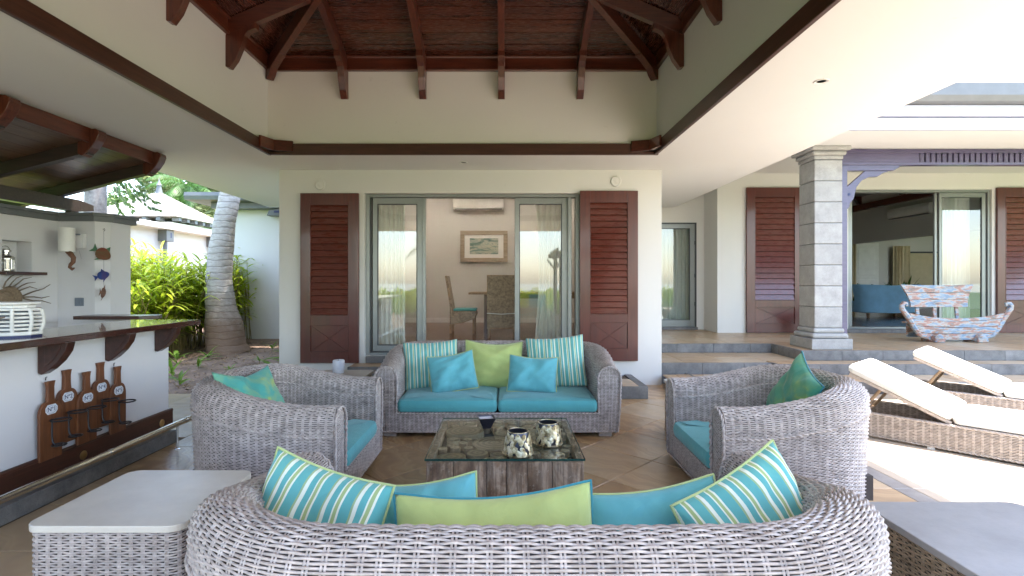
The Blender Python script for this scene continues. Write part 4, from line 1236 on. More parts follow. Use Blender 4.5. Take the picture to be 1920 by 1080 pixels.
# ================================================================ WOVEN FURNITURE
class Weave:
    """collects woven strands, stakes and braids as one mesh of real strands, plus an added dark backing that blocks light in the gaps"""
    def __init__(s): s.V = []; s.Q = []; s.n = 0; s.cv = []; s.cq = []; s.cn = 0
    def _add(s, V, Q): s.V.append(V.reshape(-1, 3)); s.Q.append(Q.reshape(-1, 4) + s.n); s.n += V.reshape(-1, 3).shape[0]
    def surface(s, S, Lu, Lv, stake=0.046, pitch=0.0115, ss=2, amp=0.0042, fill=0.74, core=True, irr=0.06, cross=4, stakes2=True, off=0.0075, sw=.0044, sg=.0042):
        nst = max(2, int(round(Lu / stake))); nv = max(2, int(round(Lv / pitch)))
        nu = nst * ss + 1
        u = np.linspace(0, 1, nu)[None, :, None]
        j = np.arange(nv)[:, None, None]
        if cross == 4: dk = np.array([-.5, -.22, .22, .5]); ak = np.array([0, 1, 1, 0.])
        else: dk = np.array([-.5, 0, .5]); ak = np.array([0, 1., 0])
        vj = (j + .5) / nv
        jit = rng.normal(0, irr * .25 / nv, (nv, nu, 1)); jit = (jit + np.roll(jit, 1, 1) + np.roll(jit, -1, 1)) / 2
        v = np.clip(vj + jit + dk[None, None, :] * fill / nv, 0, 1)
        wav = np.cos(np.pi * (u * nst + j))
        o = amp * wav * (1 + rng.normal(0, irr, (nv, nu, 1))) + ak[None, None, :] * pitch * .42
        U = np.broadcast_to(u, v.shape)
        P, N = S(U, v)
        P = P + N * o[..., None]
        K = len(dk)
        idx = np.arange(nv * nu * K).reshape(nv, nu, K)
        Q = np.stack([idx[:, :-1, :-1], idx[:, 1:, :-1], idx[:, 1:, 1:], idx[:, :-1, 1:]], -1)
        s._add(P, Q)
        # stakes: a pair of thin uprights at each crossing
        nvs = max(3, int(Lv / 0.02))
        vv = np.linspace(0.0, 1, nvs)[None, :, None]
        w = sw / Lu
        for dd in ((-sg / Lu, sg / Lu) if stakes2 else (0.0,)):
            uu = np.clip((np.arange(nst + 1) / nst)[:, None, None] + dd + np.array([-1, 0, 1])[None, None, :] * w, 0, 1)
            VV = np.broadcast_to(vv, (nst + 1, nvs, 3)); UU = np.broadcast_to(uu, (nst + 1, nvs, 3))
            P, N = S(UU, VV)
            P = P + N * (np.array([0., .0034, 0.]) + .0002)[None, None, :, None]
            idx = np.arange((nst + 1) * nvs * 3).reshape(nst + 1, nvs, 3)
            Q = np.stack([idx[:, :-1, :-1], idx[:, :-1, 1:], idx[:, 1:, 1:], idx[:, 1:, :-1]], -1)
            s._add(P, Q)
        if core:
            cu = max(2, int(Lu / .05)); cv_ = max(2, int(Lv / .04))
            UU, VV = np.meshgrid(np.linspace(0, 1, cu + 1), np.linspace(0, 1, cv_ + 1), indexing='ij')
            P, N = S(UU, VV); P = P - N * off
            idx = np.arange((cu + 1) * (cv_ + 1)).reshape(cu + 1, cv_ + 1)
            Q = np.stack([idx[:-1, :-1], idx[1:, :-1], idx[1:, 1:], idx[:-1, 1:]], -1).reshape(-1, 4)
            s.cv.append(P.reshape(-1, 3)); s.cq.append(Q + s.cn); s.cn += P.reshape(-1, 3).shape[0]
    def braid(s, pts, r=0.0065, pitch=0.035, nrm=None):
        """two strands twisted round a path"""
        pts = np.array(pts, float)
        seg = np.linalg.norm(np.diff(pts, axis=0), axis=1); L = np.concatenate([[0], np.cumsum(seg)])
        n = max(6, int(L[-1] / (pitch / 5)))
        t = np.linspace(0, L[-1], n)
        C = np.stack([np.interp(t, L, pts[:, k]) for k in range(3)], 1)
        T = np.gradient(C, axis=0); T /= np.linalg.norm(T, axis=1, keepdims=True) + 1e-9
        ref = np.array([0.31, -0.87, 0.38]) if nrm is None else np.array(nrm, float)
        A = np.cross(T, ref); A /= np.linalg.norm(A, axis=1, keepdims=True) + 1e-9
        B = np.cross(T, A)
        for ph in (0, math.pi):
            a = 2 * math.pi * t / pitch / 2 + ph
            c = C + (A * np.cos(a)[:, None] + B * np.sin(a)[:, None]) * r * .75
            k = np.arange(5) * 2 * math.pi / 5
            P = c[:, None, :] + (A[:, None, :] * np.cos(k)[None, :, None] + B[:, None, :] * np.sin(k)[None, :, None]) * r
            idx = np.arange(n * 5).reshape(n, 5); nx_ = np.roll(idx, -1, 1)
            Q = np.stack([idx[:-1], nx_[:-1], nx_[1:], idx[1:]], -1)
            s._add(P, Q)
    def build(s, parent, mat, coremat, name='wicker_weave'):
        me = np_mesh(name, np.concatenate(s.V), np.concatenate(s.Q)); me.materials.append(mat)
        o = bpy.data.objects.new(name, me); COL.objects.link(o); o.parent = parent; o['kind'] = 'stuff'; W[o.name] = W[parent.name]
        if s.cv:
            me = np_mesh('light_block_backing', np.concatenate(s.cv), np.concatenate(s.cq)); me.materials.append(coremat)  # added dark sheet, blocks light that would pass through open wicker
            c = bpy.data.objects.new('light_block_backing', me); COL.objects.link(c); c.parent = parent; W[c.name] = W[parent.name]
        return o

def arr(x, y, z): return np.stack(np.broadcast_arrays(x, y, z), -1)

def rounded_cushion(name, mat, outline, z0, z1, parent, crown=.02, edge=.03):
    """outline: convex list (x,y); local coordinates of the parent"""
    rings = [(edge * .9, z0), (edge * .25, z0 + edge * .3), (0, z0 + edge), (-.004, (z0 + z1) / 2), (0, z1 - edge), (edge * .28, z1 - edge * .3), (edge, z1), (edge * 2.6, z1 + crown * .45), (edge * 5, z1 + crown * .85)]
    vs = []; fs = []; n = None
    for d, z in rings:
        p = shrink(outline, d) if abs(d) > 1e-6 else shrink(outline, 1e-5)
        n = len(p); vs += [(a, b_, z) for a, b_ in p]
    for i in range(len(rings) - 1):
        for k in range(n): fs.append((i * n + k, i * n + (k + 1) % n, (i + 1) * n + (k + 1) % n, (i + 1) * n + k))
    cx = sum(p[0] for p in outline) / len(outline); cy_ = sum(p[1] for p in outline) / len(outline)
    vs.append((cx, cy_, z1 + crown)); c = len(vs) - 1; b0 = (len(rings) - 1) * n
    for k in range(n): fs.append((b0 + k, b0 + (k + 1) % n, c))
    fs.append(tuple(range(n))[::-1])
    o = MB().add(vs, fs).build(name, mat, parent, smooth=True, world=False)
    return o
def round_rect(x0, x1, y0, y1, r, n=5, rr=None):
    rs = rr or (r, r, r, r); out = []
    for (cx, cy_, a0, q) in ((x1 - rs[0], y0 + rs[0], -90, 0), (x1 - rs[1], y1 - rs[1], 0, 1), (x0 + rs[2], y1 - rs[2], 90, 2), (x0 + rs[3], y0 + rs[3], 180, 3)):
        for k in range(n + 1):
            a = R(a0 + 90 * k / n); out.append((cx + rs[q] * math.cos(a), cy_ + rs[q] * math.sin(a)))
    return out

def seat_shell(parent, Wd, D, Rc, stake=0.046, pitch=0.0115, ss=2, cross=3, H0=0.65, H1=0.775, mat=None, seat_z=0.22, amp=0.0056):
    """armchair or sofa: faces -y, front at y=0, x centred"""
    t = 0.20; r = t / 2
    # plan path by arc length
    La = D - Rc; Lc = math.pi / 2 * Rc; Lb = Wd - 2 * Rc
    tot = 2 * La + 2 * Lc + Lb
    def plan(u):
        s = u * tot
        x = np.zeros_like(s); y = np.zeros_like(s); nx_ = np.zeros_like(s); ny_ = np.zeros_like(s)
        m = s <= La; x[m] = -Wd / 2; y[m] = s[m]; nx_[m] = -1
        m = (s > La) & (s <= La + Lc); a = (s[m] - La) / Rc; x[m] = -Wd / 2 + Rc - Rc * np.cos(a); y[m] = La + Rc * np.sin(a); nx_[m] = -np.cos(a); ny_[m] = np.sin(a)
        m = (s > La + Lc) & (s <= La + Lc + Lb); x[m] = -Wd / 2 + Rc + (s[m] - La - Lc); y[m] = D; ny_[m] = 1
        m = (s > La + Lc + Lb) & (s <= La + 2 * Lc + Lb); a = (s[m] - La - Lc - Lb) / Rc; x[m] = Wd / 2 - Rc + Rc * np.sin(a); y[m] = La + Rc * np.cos(a); nx_[m] = np.sin(a); ny_[m] = np.cos(a)
        m = s > La + 2 * Lc + Lb; x[m] = Wd / 2; y[m] = np.maximum(0, tot - s[m]); nx_[m] = 1
        # arms bow out a little
        bow = 0.03 * np.sin(np.pi * np.clip(y / D, 0, 1)); x = x + bow * nx_; y = y + 0.03 * np.clip(ny_, 0, 1) * np.cos(np.pi * x / Wd) 
        return x, y, nx_, ny_
    def top_h(y):
        k = np.clip((y - .12) / (D - .22), 0, 1); return H0 + (H1 - H0) * (k * k * (3 - 2 * k))
    Lo, Lr, Li = 0.60, math.pi * r, 0.42
    Lv = Lo + Lr + Li; f1, f2 = Lo / Lv, (Lo + Lr) / Lv
    def S(U, Vv):
        U = np.array(U, float); Vv = np.array(Vv, float)
        x, y, nx_, ny_ = plan(U); H = top_h(y)
        s1 = np.clip(Vv / f1, 0, 1); th = np.clip((Vv - f1) / (f2 - f1), 0, 1) * np.pi; s3 = np.clip((Vv - f2) / (1 - f2), 0, 1)
        out = Vv < f1; inn = Vv > f2
        ro = r + .012 * np.sin(th)
        off = np.where(out, -.022 * (1 - s1) ** 1.5 - .006 * np.sin(np.pi * s1) ** 2, np.where(inn, -2 * r - 0.02 * s3, -r + ro * np.cos(th)))
        z = np.where(out, .05 + (H - r - .05) * s1, np.where(inn, (H - r) + (seat_z - (H - r)) * s3, H - r + ro * np.sin(th)))
        cn = np.where(out, 1.0, np.where(inn, -1.0, np.cos(th))); sn = np.where(out, 0.0, np.where(inn, 0.0, np.sin(th)))
        P = np.stack([x + nx_ * off, y + ny_ * off, z], -1)
        N = np.stack([nx_ * cn, ny_ * cn, sn], -1)
        return P, N
    wv = Weave()
    wv.surface(S, tot, Lv, stake, pitch, ss, cross=cross, amp=amp, **({'sw': .0033, 'sg': .0052} if ss > 3 else {}))
    # arm ends
    for sx in (-1, 1):
        cx = sx * (Wd / 2 - r)
        def F(U, Vv, cx=cx, sx=sx):
            z = .05 + (H0 + .008 - .05) * Vv
            h = z - (H0 - r); w = np.where(h > 0, np.sqrt(np.clip((r + .008) ** 2 - h ** 2, 0, None)), r + .002)
            low = .02 * (1 - np.clip((z - .05) / .4, 0, 1))
            x = cx + (U - .5) * 2 * w * sx * -1
            x = x - sx * low * np.where((x - cx) * sx > 0, 1, 0)
            P = np.stack([x, np.full_like(x, -.012) + .012 * (2 * (U - .5)) ** 2, z], -1)
            N = np.zeros_like(P); N[..., 1] = -1
            return P, N
        wv.surface(F, .2, H0 - .05, .033, pitch, ss, amp=.003, cross=3, stakes2=False, off=.006)
        path = [(cx + sx * (r - .02), -.012, .05), (cx + sx * (r + .0), -.012, .3)] + [(cx + sx * (r + .006) * math.cos(a), -.014, H0 - r + (r + .008) * math.sin(a)) for a in np.linspace(0, math.pi, 12)] + [(cx - sx * r, -.012, .22)]
        wv.braid(path)
    def Fp(U, Vv):
        x = (U - .5) * (Wd - 2 * t + .01); z = .05 + (seat_z - .05) * Vv
        P = np.stack([x, np.full_like(x, -.004), z], -1); N = np.zeros_like(P); N[..., 1] = -1
        return P, N
    wv.surface(Fp, Wd - 2 * t, seat_z - .05, stake * .9, pitch, ss, amp=.0035, cross=3)
    wv.braid([(-Wd / 2 + t - .01, -.014, seat_z + .005), (Wd / 2 - t + .01, -.014, seat_z + .005)])
    wv.braid([(-Wd / 2 + .03, -.012, .055), (Wd / 2 - .03, -.012, .055)])
    us = np.linspace(0, 1, 160)
    P, N = S(us, np.full_like(us, f1 * .90)); wv.braid(P + N * .004)
    P, N = S(us, np.full_like(us, 0.004)); wv.braid(P + N * .002)
    P, N = S(us, np.full_like(us, f2 + .012)); wv.braid(P + N * .004)
    wv.build(parent, mat or M['wick'], M['wickb'])
    # seat deck and feet
    MB().b(-Wd / 2 + t - .01, Wd / 2 - t + .01, .012, D - .06, .06, seat_z - .004).build('seat_deck', M['wickb'], parent, world=False)
    for sx in (-1, 1):
        for yy in (.03, D - .18):
            MB().b(sx * (Wd / 2 - .13) - .06, sx * (Wd / 2 - .13) + .06, yy, yy + .1, 0, .048).build('foot', M['wickl'], parent, world=False, bevel=.004)
    return S

# ---- sofas
def make_sofa(name, label, loc, rz, pitch, ss, cross, Wd=2.28, D=1.04, Rc=.42):
    t = top(name, label, 'sofa', loc, 'wicker sofas', rz)
    k = Wd / 2.28
    seat_shell(t, Wd, D, Rc, pitch=pitch, ss=ss, cross=cross, amp=.0038 if ss > 3 else .0054)
    for sx in (-1, 1):
        x0, x1 = (-.935 * k, -.004) if sx < 0 else (.004, .935 * k)
        rr = (.04, .04, .17, .05) if sx < 0 else (.05, .17, .04, .04)
        rounded_cushion('seat_cushion', M['teal'], round_rect(x0, x1, -.03, .80, .05, 5, rr), .232, .352, t, crown=.016, edge=.035)
    return t
sofaB = make_sofa('wicker_sofa', 'grey wicker sofa facing the camera in front of the sliding door, with teal seat cushions', (-.065, 4.90, 0), 0, .0125, 2, 3)
sofaA = make_sofa('wicker_sofa', 'nearest grey wicker sofa, seen from behind, woven back along the photo bottom', (.10, 2.41, 0), math.pi, .0096, 4, 4, 2.20, 1.10, .54)
# ---- armchairs (share their meshes)
chairL = top('wicker_armchair', 'grey wicker tub armchair on the left, beside the bar, turned to the coffee table', 'armchair', (-1.04, 3.80, 0), 'wicker armchairs', R(90))
seat_shell(chairL, 1.20, 1.06, .50, pitch=.0112, ss=2, cross=4)
rounded_cushion('seat_cushion', M['teal'], round_rect(-.395, .395, -.03, .82, .05, 6, (.05, .26, .26, .05)), .232, .352, chairL, crown=.02, edge=.035)
chairR = copy_tree(chairL, (1.345, 3.765, 0), R(-91.5), 'grey wicker tub armchair on the right, in front of the loungers', 'wicker armchairs')

# ---- side tables
def make_table(name, label, x0, x1, y0, y1, h, topmat, wmat, pitch=.0115, ss=2, cross=3):
    cx, cy_ = (x0 + x1) / 2, (y0 + y1) / 2
    t = top(name, label, 'side table', (cx, cy_, 0), 'wicker side tables')
    a, b_ = (x1 - x0) / 2, (y1 - y0) / 2; ins = .014
    P0 = round_rect(-a + ins, a - ins, -b_ + ins, b_ - ins, .05, 6)
    P0 = P0 + [P0[0]]
    pts = np.array(P0); seg = np.linalg.norm(np.diff(pts, axis=0), axis=1); L = np.concatenate([[0], np.cumsum(seg)]); tot = L[-1]
    tx = np.roll(pts[:-1], -1, 0) - np.roll(pts[:-1], 1, 0); tx /= np.linalg.norm(tx, axis=1, keepdims=True)
    nr = np.stack([tx[:, 1], -tx[:, 0]], 1); nr = np.concatenate([nr, nr[:1]])
    def S(U, Vv):
        s = U * tot
        x = np.interp(s, L, pts[:, 0]); y = np.interp(s, L, pts[:, 1]); n1 = np.interp(s, L, nr[:, 0]); n2 = np.interp(s, L, nr[:, 1])
        z = .02 + (h - .032 - .02) * Vv
        return np.stack(np.broadcast_arrays(x, y, z), -1), np.stack(np.broadcast_arrays(n1, n2, np.zeros_like(z)), -1)
    wv = Weave(); wv.surface(S, tot, h - .05, .046, pitch, ss, cross=cross)
    wv.braid([(p[0], p[1], .02) for p in P0])
    wv.build(t, wmat, M['wickb'])
    rr = round_rect(-a, a, -b_, b_, .06, 7)
    MB().prism(rr, 'z', h - .028, h).build('table_top', topmat, t, world=False, bevel=.004)
    return t
tblA = make_table('side_table', 'large pale stone topped wicker side table in the lower left, left of the nearest sofa', -1.87, -1.25, 2.03, 2.64, .50, M['topw'], M['wick'], .0105, 4, 4)
tblB = make_table('side_table', 'shade-darkened stone topped wicker side table in the lower right corner, right of the nearest sofa', 1.52, 2.20, 1.62, 2.26, .50, M['topg'], M['wickd'], .0105, 4, 4)
tblC = make_table('side_table', 'wicker side table holding the white candle, left of the far sofa', -2.02, -1.40, 5.06, 5.68, .50, M['topw'], M['wick'])
tblD = make_table('side_table', 'brown wicker side table almost hidden behind the right armchair', 1.545, 2.145, 4.56, 5.16, .50, M['topw'], M['wickd'])

# ================================================================ PILLOWS
def pillow(name, label, mat, pipe, size, loc, yaw, lean, roll, T=.085, seed=0, sag=.03, c=.035, hgt=None, group=None, bend=0.0, fold=0.0):
    n = 30
    g = np.linspace(-1, 1, n + 1)
    A, B = np.meshgrid(g, g, indexing='ij')
    A = np.sign(A) * np.abs(A) ** .85; B = np.sign(B) * np.abs(B) ** .85
    sw, sh = size / 2, (hgt or size) / 2
    rs = np.random.default_rng(seed)
    X = sw * A * (1 - c * (1 - B ** 2) * A ** 2); Z = sh * B * (1 - c * (1 - A ** 2) * B ** 2)
    Z = Z - sag * (1 - A ** 2) ** 1.2 * np.clip((B + .2) / 1.2, 0, 1) ** 2
    th = np.clip((1 - np.abs(A) ** 4.2) * (1 - np.abs(B) ** 4.2), 0, 1) ** .62
    edge = np.maximum(np.abs(A), np.abs(B)) ** 4
    ph = rs.uniform(0, 6.28, 8); ang = np.arctan2(B, A)
    puck = 1 + .20 * edge * (np.sin(11 * ang + ph[0]) * .5 + np.sin(19 * ang + ph[1]) * .5)
    w1 = .012 * np.sin(5 * (A * np.cos(ph[2]) + B * np.sin(ph[2])) + ph[3]) + .007 * np.sin(9 * (A * np.cos(ph[4]) - B * np.sin(ph[4])) + 2 * A * B + ph[5])
    w1 = w1 + .006 * np.sin(16 * (A * np.cos(ph[6]) + B * np.sin(ph[6])) + 3 * B * A + ph[7]) * np.exp(-((A * B) * 1.5) ** 2) * .7
    diag = .016 * np.exp(-((A + B) * 3.2) ** 2) * np.clip(1.2 - np.abs(A), 0, 1) + .010 * np.exp(-((A - B + .3) * 4.0) ** 2)
    crease = fold * np.exp(-((A + .08 * np.sin(4 * B)) * 5) ** 2) * np.clip((B + .3), 0, 1)
    belly = np.clip(.92 - .28 * B, .6, 1.3)
    front = -(T * th * puck * belly) + (w1 + diag * -1) * th + crease
    back = (T * th * puck * belly) * .9 + w1 * th * .6
    bd = bend * (A ** 2)
    V1 = np.stack([X, front + bd, Z], -1).reshape(-1, 3); V2 = np.stack([X, back + bd, Z], -1).reshape(-1, 3)
    idx = np.arange((n + 1) ** 2).reshape(n + 1, n + 1)
    q1 = np.stack([idx[:-1, :-1], idx[1:, :-1], idx[1:, 1:], idx[:-1, 1:]], -1).reshape(-1, 4)
    q2 = q1[:, ::-1] + (n + 1) ** 2
    UVc = np.stack([(A + 1) / 2, (B + 1) / 2], -1).reshape(-1, 2)
    uv = np.concatenate([UVc, UVc])
    # weld the rim
    V2b = V2.copy(); Vall = np.concatenate([V1, V2b]); Q = np.concatenate([q1, q2])
    rim = np.zeros((n + 1, n + 1), bool); rim[0] = rim[-1] = True; rim[:, 0] = rim[:, -1] = True
    rimf = rim.reshape(-1); mp = np.arange(2 * (n + 1) ** 2)
    mp[(n + 1) ** 2:][rimf] = np.arange((n + 1) ** 2)[rimf]
    Q = mp[Q]
    used = np.unique(Q); remap = -np.ones(len(mp), int); remap[used] = np.arange(len(used))
    me = np_mesh(name, Vall[used], remap[Q], uv=uv[used]); me.materials.append(mat)
    o = bpy.data.objects.new(name, me); COL.objects.link(o)
    o.location = loc
    o.rotation_euler = (Matrix.Rotation(R(yaw), 3, 'Z') @ Matrix.Rotation(R(-lean), 3, 'X') @ Matrix.Rotation(R(roll), 3, 'Y')).to_euler()
    W[o.name] = Matrix.Translation(loc) @ o.rotation_euler.to_matrix().to_4x4()
    tag(o, label, 'pillow', group)
    if pipe:
        fr = V1.reshape(n + 1, n + 1, 3)
        path = [tuple(fr[i, 0]) for i in range(n)] + [tuple(fr[-1, j]) for j in range(n)] + [tuple(fr[n - i, -1]) for i in range(n)] + [tuple(fr[0, n - j]) for j in range(n)]
        # smooth the path slightly
        MB().tube([path[i] for i in range(0, len(path))], .0052, 6, closed=True).build('piping', pipe, o, smooth=True, world=False)
    return o
# far sofa
pillow('pillow', 'teal and white striped pillow at the left end of the far sofa', M['stripe_f'], None, .57, (-.765, 5.50, .585), 8, 15, -3, seed=1, sag=.015, hgt=.50, group='striped pillows')
pillow('pillow', 'plain lime green pillow in the middle of the far sofa', M['lime'], M['pipeg'], .61, (-.12, 5.58, .575), 0, 17, 2, T=.09, seed=2, sag=.035, hgt=.50)
pillow('pillow', 'large teal striped pillow at the right end of the far sofa', M['stripe_f'], None, .61, (.54, 5.52, .61), -7, 14, -5, seed=3, sag=.015, hgt=.54, group='striped pillows')
pillow('pillow', 'small turquoise pillow leaning at the left of the lime pillow on the far sofa', M['teal2'], M['pipeg'], .47, (-.52, 5.26, .545), 6, 20, -9, seed=4, sag=.02, hgt=.39)
pillow('pillow', 'small turquoise pillow leaning at the right of the lime pillow on the far sofa', M['teal2'], M['pipeg'], .49, (.28, 5.24, .53), -5, 20, 3, seed=5, sag=.02, hgt=.37)
# near sofa (seen from behind, leaning towards the camera)
pillow('pillow', 'striped pillow with a raised corner at the left end of the nearest sofa', M['stripe'], M['pipeg'], .50, (-.67, 1.84, .545), 180 - 16, -14, -10, seed=6, sag=.012, T=.14, hgt=.50, group='striped pillows')
pillow('pillow', 'wide lime pillow with teal piping in the middle of the nearest sofa', M['lime'], M['pipet'], .68, (-.025, 1.75, .485), 180, -14, 3.5, seed=7, sag=.028, T=.14, hgt=.52)
pillow('pillow', 'turquoise pillow peeping over the left half of the lime pillow, nearest sofa', M['teal2'], M['pipeg'], .48, (-.33, 2.00, .445), 180 + 4, -20, 4, seed=8, sag=.02, T=.13)
pillow('pillow', 'turquoise pillow between the lime and the right striped pillow of the nearest sofa', M['teal2'], M['pipeg'], .54, (.54, 1.87, .44), 180, -16, 7, seed=9, sag=.02, T=.13)
pillow('pillow', 'striped pillow with a high pointed corner at the right end of the nearest sofa', M['stripe'], M['pipeg'], .50, (.875, 1.83, .545), 180 + 18, -14, 20, seed=10, sag=.01, T=.14, hgt=.50, group='striped pillows')
# armchairs
pillow('pillow', 'pale green batik pillow slumped in the left armchair', M['batik'], None, .54, (-1.78, 3.74, .585), 76, 27, 4, seed=11, sag=.05, fold=.03)
pillow('pillow', 'green batik pillow with dark teal piping tilted in the right armchair', M['batik2'], M['pipet'], .52, (2.06, 3.74, .62), -98, 20, 20, seed=12, sag=.02)

# ================================================================ COFFEE TABLE
ct = top('coffee_table', 'low square coffee table of reclaimed wood and log slices under a glass top', 'coffee table', (0, 3.42, 0))
cx0, cx1, cy0, cy1 = -.448, .452, 2.965, 3.865
cuts = [0, .175, .385, .51, .645, .80, 1.0]
for side in range(4):
    for k in range(6):
        a, b_ = cuts[k], cuts[k + 1]; q = .0013
        bul = random.uniform(.001, .004)
        m_ = MB()
        L = .895
        n = 5; prof = []
        for i in range(n + 1):
            f = i / n; prof.append((-L / 2 + (a + (b_ - a) * f) * L + (q if i == 0 else -q if i == n else 0), -L / 2 - bul * math.sin(math.pi * f) ** .5 + .008 * (i in (0, n))))
        prof += [(prof[-1][0], -L / 2 + .035), (prof[0][0], -L / 2 + .035)]
        m_.prism(prof, 'z', .012 + random.uniform(0, .006), .430 - random.uniform(0, .005), Matrix.Translation((0.002, 3.415, 0)) @ Matrix.Rotation(side * math.pi / 2, 4, 'Z'))
        m_.build('side_plank', M['tablewood'], ct, bevel=.002)
box('inner_base', M['wickb'], cx0 + .042, cx1 - .042, cy0 + .042, cy1 - .042, .015, .385, ct)
# log slices packed under the glass
random.seed(21)
circ = []
for tries in range(6000):
    r = random.choice([.15, .13, .11, .09, .07, .05, .038]) if tries > 40 else random.choice([.15, .13])
    x, y = random.uniform(-.40, .40), random.uniform(-.40, .40)
    if abs(x) + r > .435 or abs(y) + r > .435: continue
    if all(math.hypot(x - a, y - b_) > r + c - .004 for a, b_, c in circ): circ.append((x, y, r))
for x, y, r in circ:
    n = 16; e = random.uniform(0, 6.28)
    prof = [(r * (1 + .05 * math.sin(2 * k / n * 2 * math.pi + e) + .02 * math.sin(5 * k / n * 2 * math.pi)) * math.cos(k / n * 2 * math.pi), r * (1 + .05 * math.sin(2 * k / n * 2 * math.pi + e)) * math.sin(k / n * 2 * math.pi)) for k in range(n)]
    prof = [(px_ * (1 - .007 / r), py_ * (1 - .007 / r)) for px_, py_ in prof]
    o = MB().prism(prof, 'z', -.05, 0).build('log_slice', M['slice'], ct, world=False, bevel=.003)
    o.location = (x + .002, y - .005, .430 - random.uniform(0, .012))
box('glass_top', M['tglass'], cx0, cx1, cy0, cy1, .436, .446, ct)
e = .0035
MB().b(cx0 - e, cx1 + e, cy0 - e, cy0, .4355, .4465).b(cx0 - e, cx1 + e, cy1, cy1 + e, .4355, .4465).b(cx0 - e, cx0, cy0, cy1, .4355, .4465).b(cx1, cx1 + e, cy0, cy1, .4355, .4465).build('glass_edge', M['gedge'], ct)

def candle_holder(label, x, y, s, seed):
    z = .4467
    t = top('candle_holder', label, 'candle holder', (x, y, z), 'gold leaf candle holders')
    rb, rt, h = .078 * s, .060 * s, .135 * s
    MB().lathe([(.0005, .004), (rb + .012, .006), (rb + .014, .009), (rb, .010)], 28).build('saucer', M['foil'], t, world=False, smooth=True)
    MB().lathe([(rb * .9, .010), (rb, .02), (rb * .97, h * .45), (rt, h * .97), (rt - .002, h), (rt - .006, h - .002), (rb * .9, h * .42), (rb * .86, .016), (.0005, .014)], 28).build('cup', M['pewter'], t, world=False, smooth=True)
    MB().tube([(rt * math.cos(a), rt * math.sin(a), h) for a in np.linspace(0, 2 * math.pi, 29)[:-1]], .0028, 6, closed=True).build('rim', M['foil'], t, world=False, smooth=True)
    rs = random.Random(seed)
    rows = 5
    for j in range(rows):
        zc = .022 + (h - .05) * (j / (rows - 1)) * 1.0
        for k in range(11):
            if rs.random() < .06: continue
            a = 2 * math.pi * (k + .5 * (j % 2)) / 11 + rs.uniform(-.12, .12)
            f = min(1, max(0, (zc - .02) / (h - .02))); rr = rb + (rt - rb) * f ** 1.3 + .002
            m_ = MB(); n = 9; sz = rs.uniform(.018, .026) * s; tilt = rs.uniform(-.9, .9)
            vs = [(0, -.0045, 0)]
            for q in range(n):
                t_ = 2 * math.pi * q / n
                px, pz = sz * .72 * math.cos(t_), sz * math.sin(t_) * (1.15 if math.sin(t_) > 0 else .9)
                px, pz = px * math.cos(tilt) - pz * math.sin(tilt), px * math.sin(tilt) + pz * math.cos(tilt)
                vs.append((px, -.001 + px * px / rr * .6, pz))
            fs = [(0, 1 + q, 1 + (q + 1) % n) for q in range(n)]
            mt = Matrix.Rotation(a, 4, 'Z') @ Matrix.Translation((0, -rr - rs.uniform(0, .003), zc)) @ Matrix.Rotation(R(-8), 4, 'X')
            m_.add(vs, fs, mt).build('leaf_petal', M['foil'], t, world=False, smooth=True)
    return t
candle_holder('nearer candle holder of overlapping gold leaves, left one on the glass table', .078, 3.05, 1.0, 5)
candle_holder('farther candle holder of overlapping gold leaves, right one on the glass table', .268, 3.24, 1.0, 9)
ab = top('ashtray', 'small tapered dark square bowl of white sand at the back of the glass table', 'bowl', (-.125, 3.60, .4467))
def taper(z0, h0, z1, h1, rot=R(12)):
    c, s_ = math.cos(rot), math.sin(rot)
    f = lambda h, z: [(x * c - y * s_, x * s_ + y * c, z) for x, y in ((-h, -h), (h, -h), (h, h), (-h, h))]
    return f(h0, z0) + f(h1, z1)
vs = taper(0, .026, .075, .058) + taper(.075, .050, .058, .044)
fs = [(3, 2, 1, 0), (12, 13, 14, 15)]
for L_ in (0, 4, 8):
    for q in range(4): fs.append((L_ + q, L_ + (q + 1) % 4, L_ + 4 + (q + 1) % 4, L_ + 4 + q))
MB().add(vs, fs).build('bowl', M['pewter'], ab, world=False, bevel=.002)
vs = taper(.060, .045, .066, .047)
MB().add(vs, [(0, 1, 2, 3)[::-1], (4, 5, 6, 7)] + [(q, (q + 1) % 4, 4 + (q + 1) % 4, 4 + q) for q in range(4)]).build('sand', M['ash'], ab, world=False)

cd = top('candle', 'white printed pillar candle on the side table left of the far sofa', 'candle', (-1.735, 5.50, .50))
MB().lathe([(.057, 0), (.060, .004), (.060, .125), (.055, .132), (.045, .124), (.0005, .120)], 26).build('wax', M['candle'], cd, world=False, smooth=True)
MB().tube([(0, 0, .12), (.002, 0, .142), (.004, 0, .146)], .0022, 6).build('wick', M['ink'], cd, world=False)

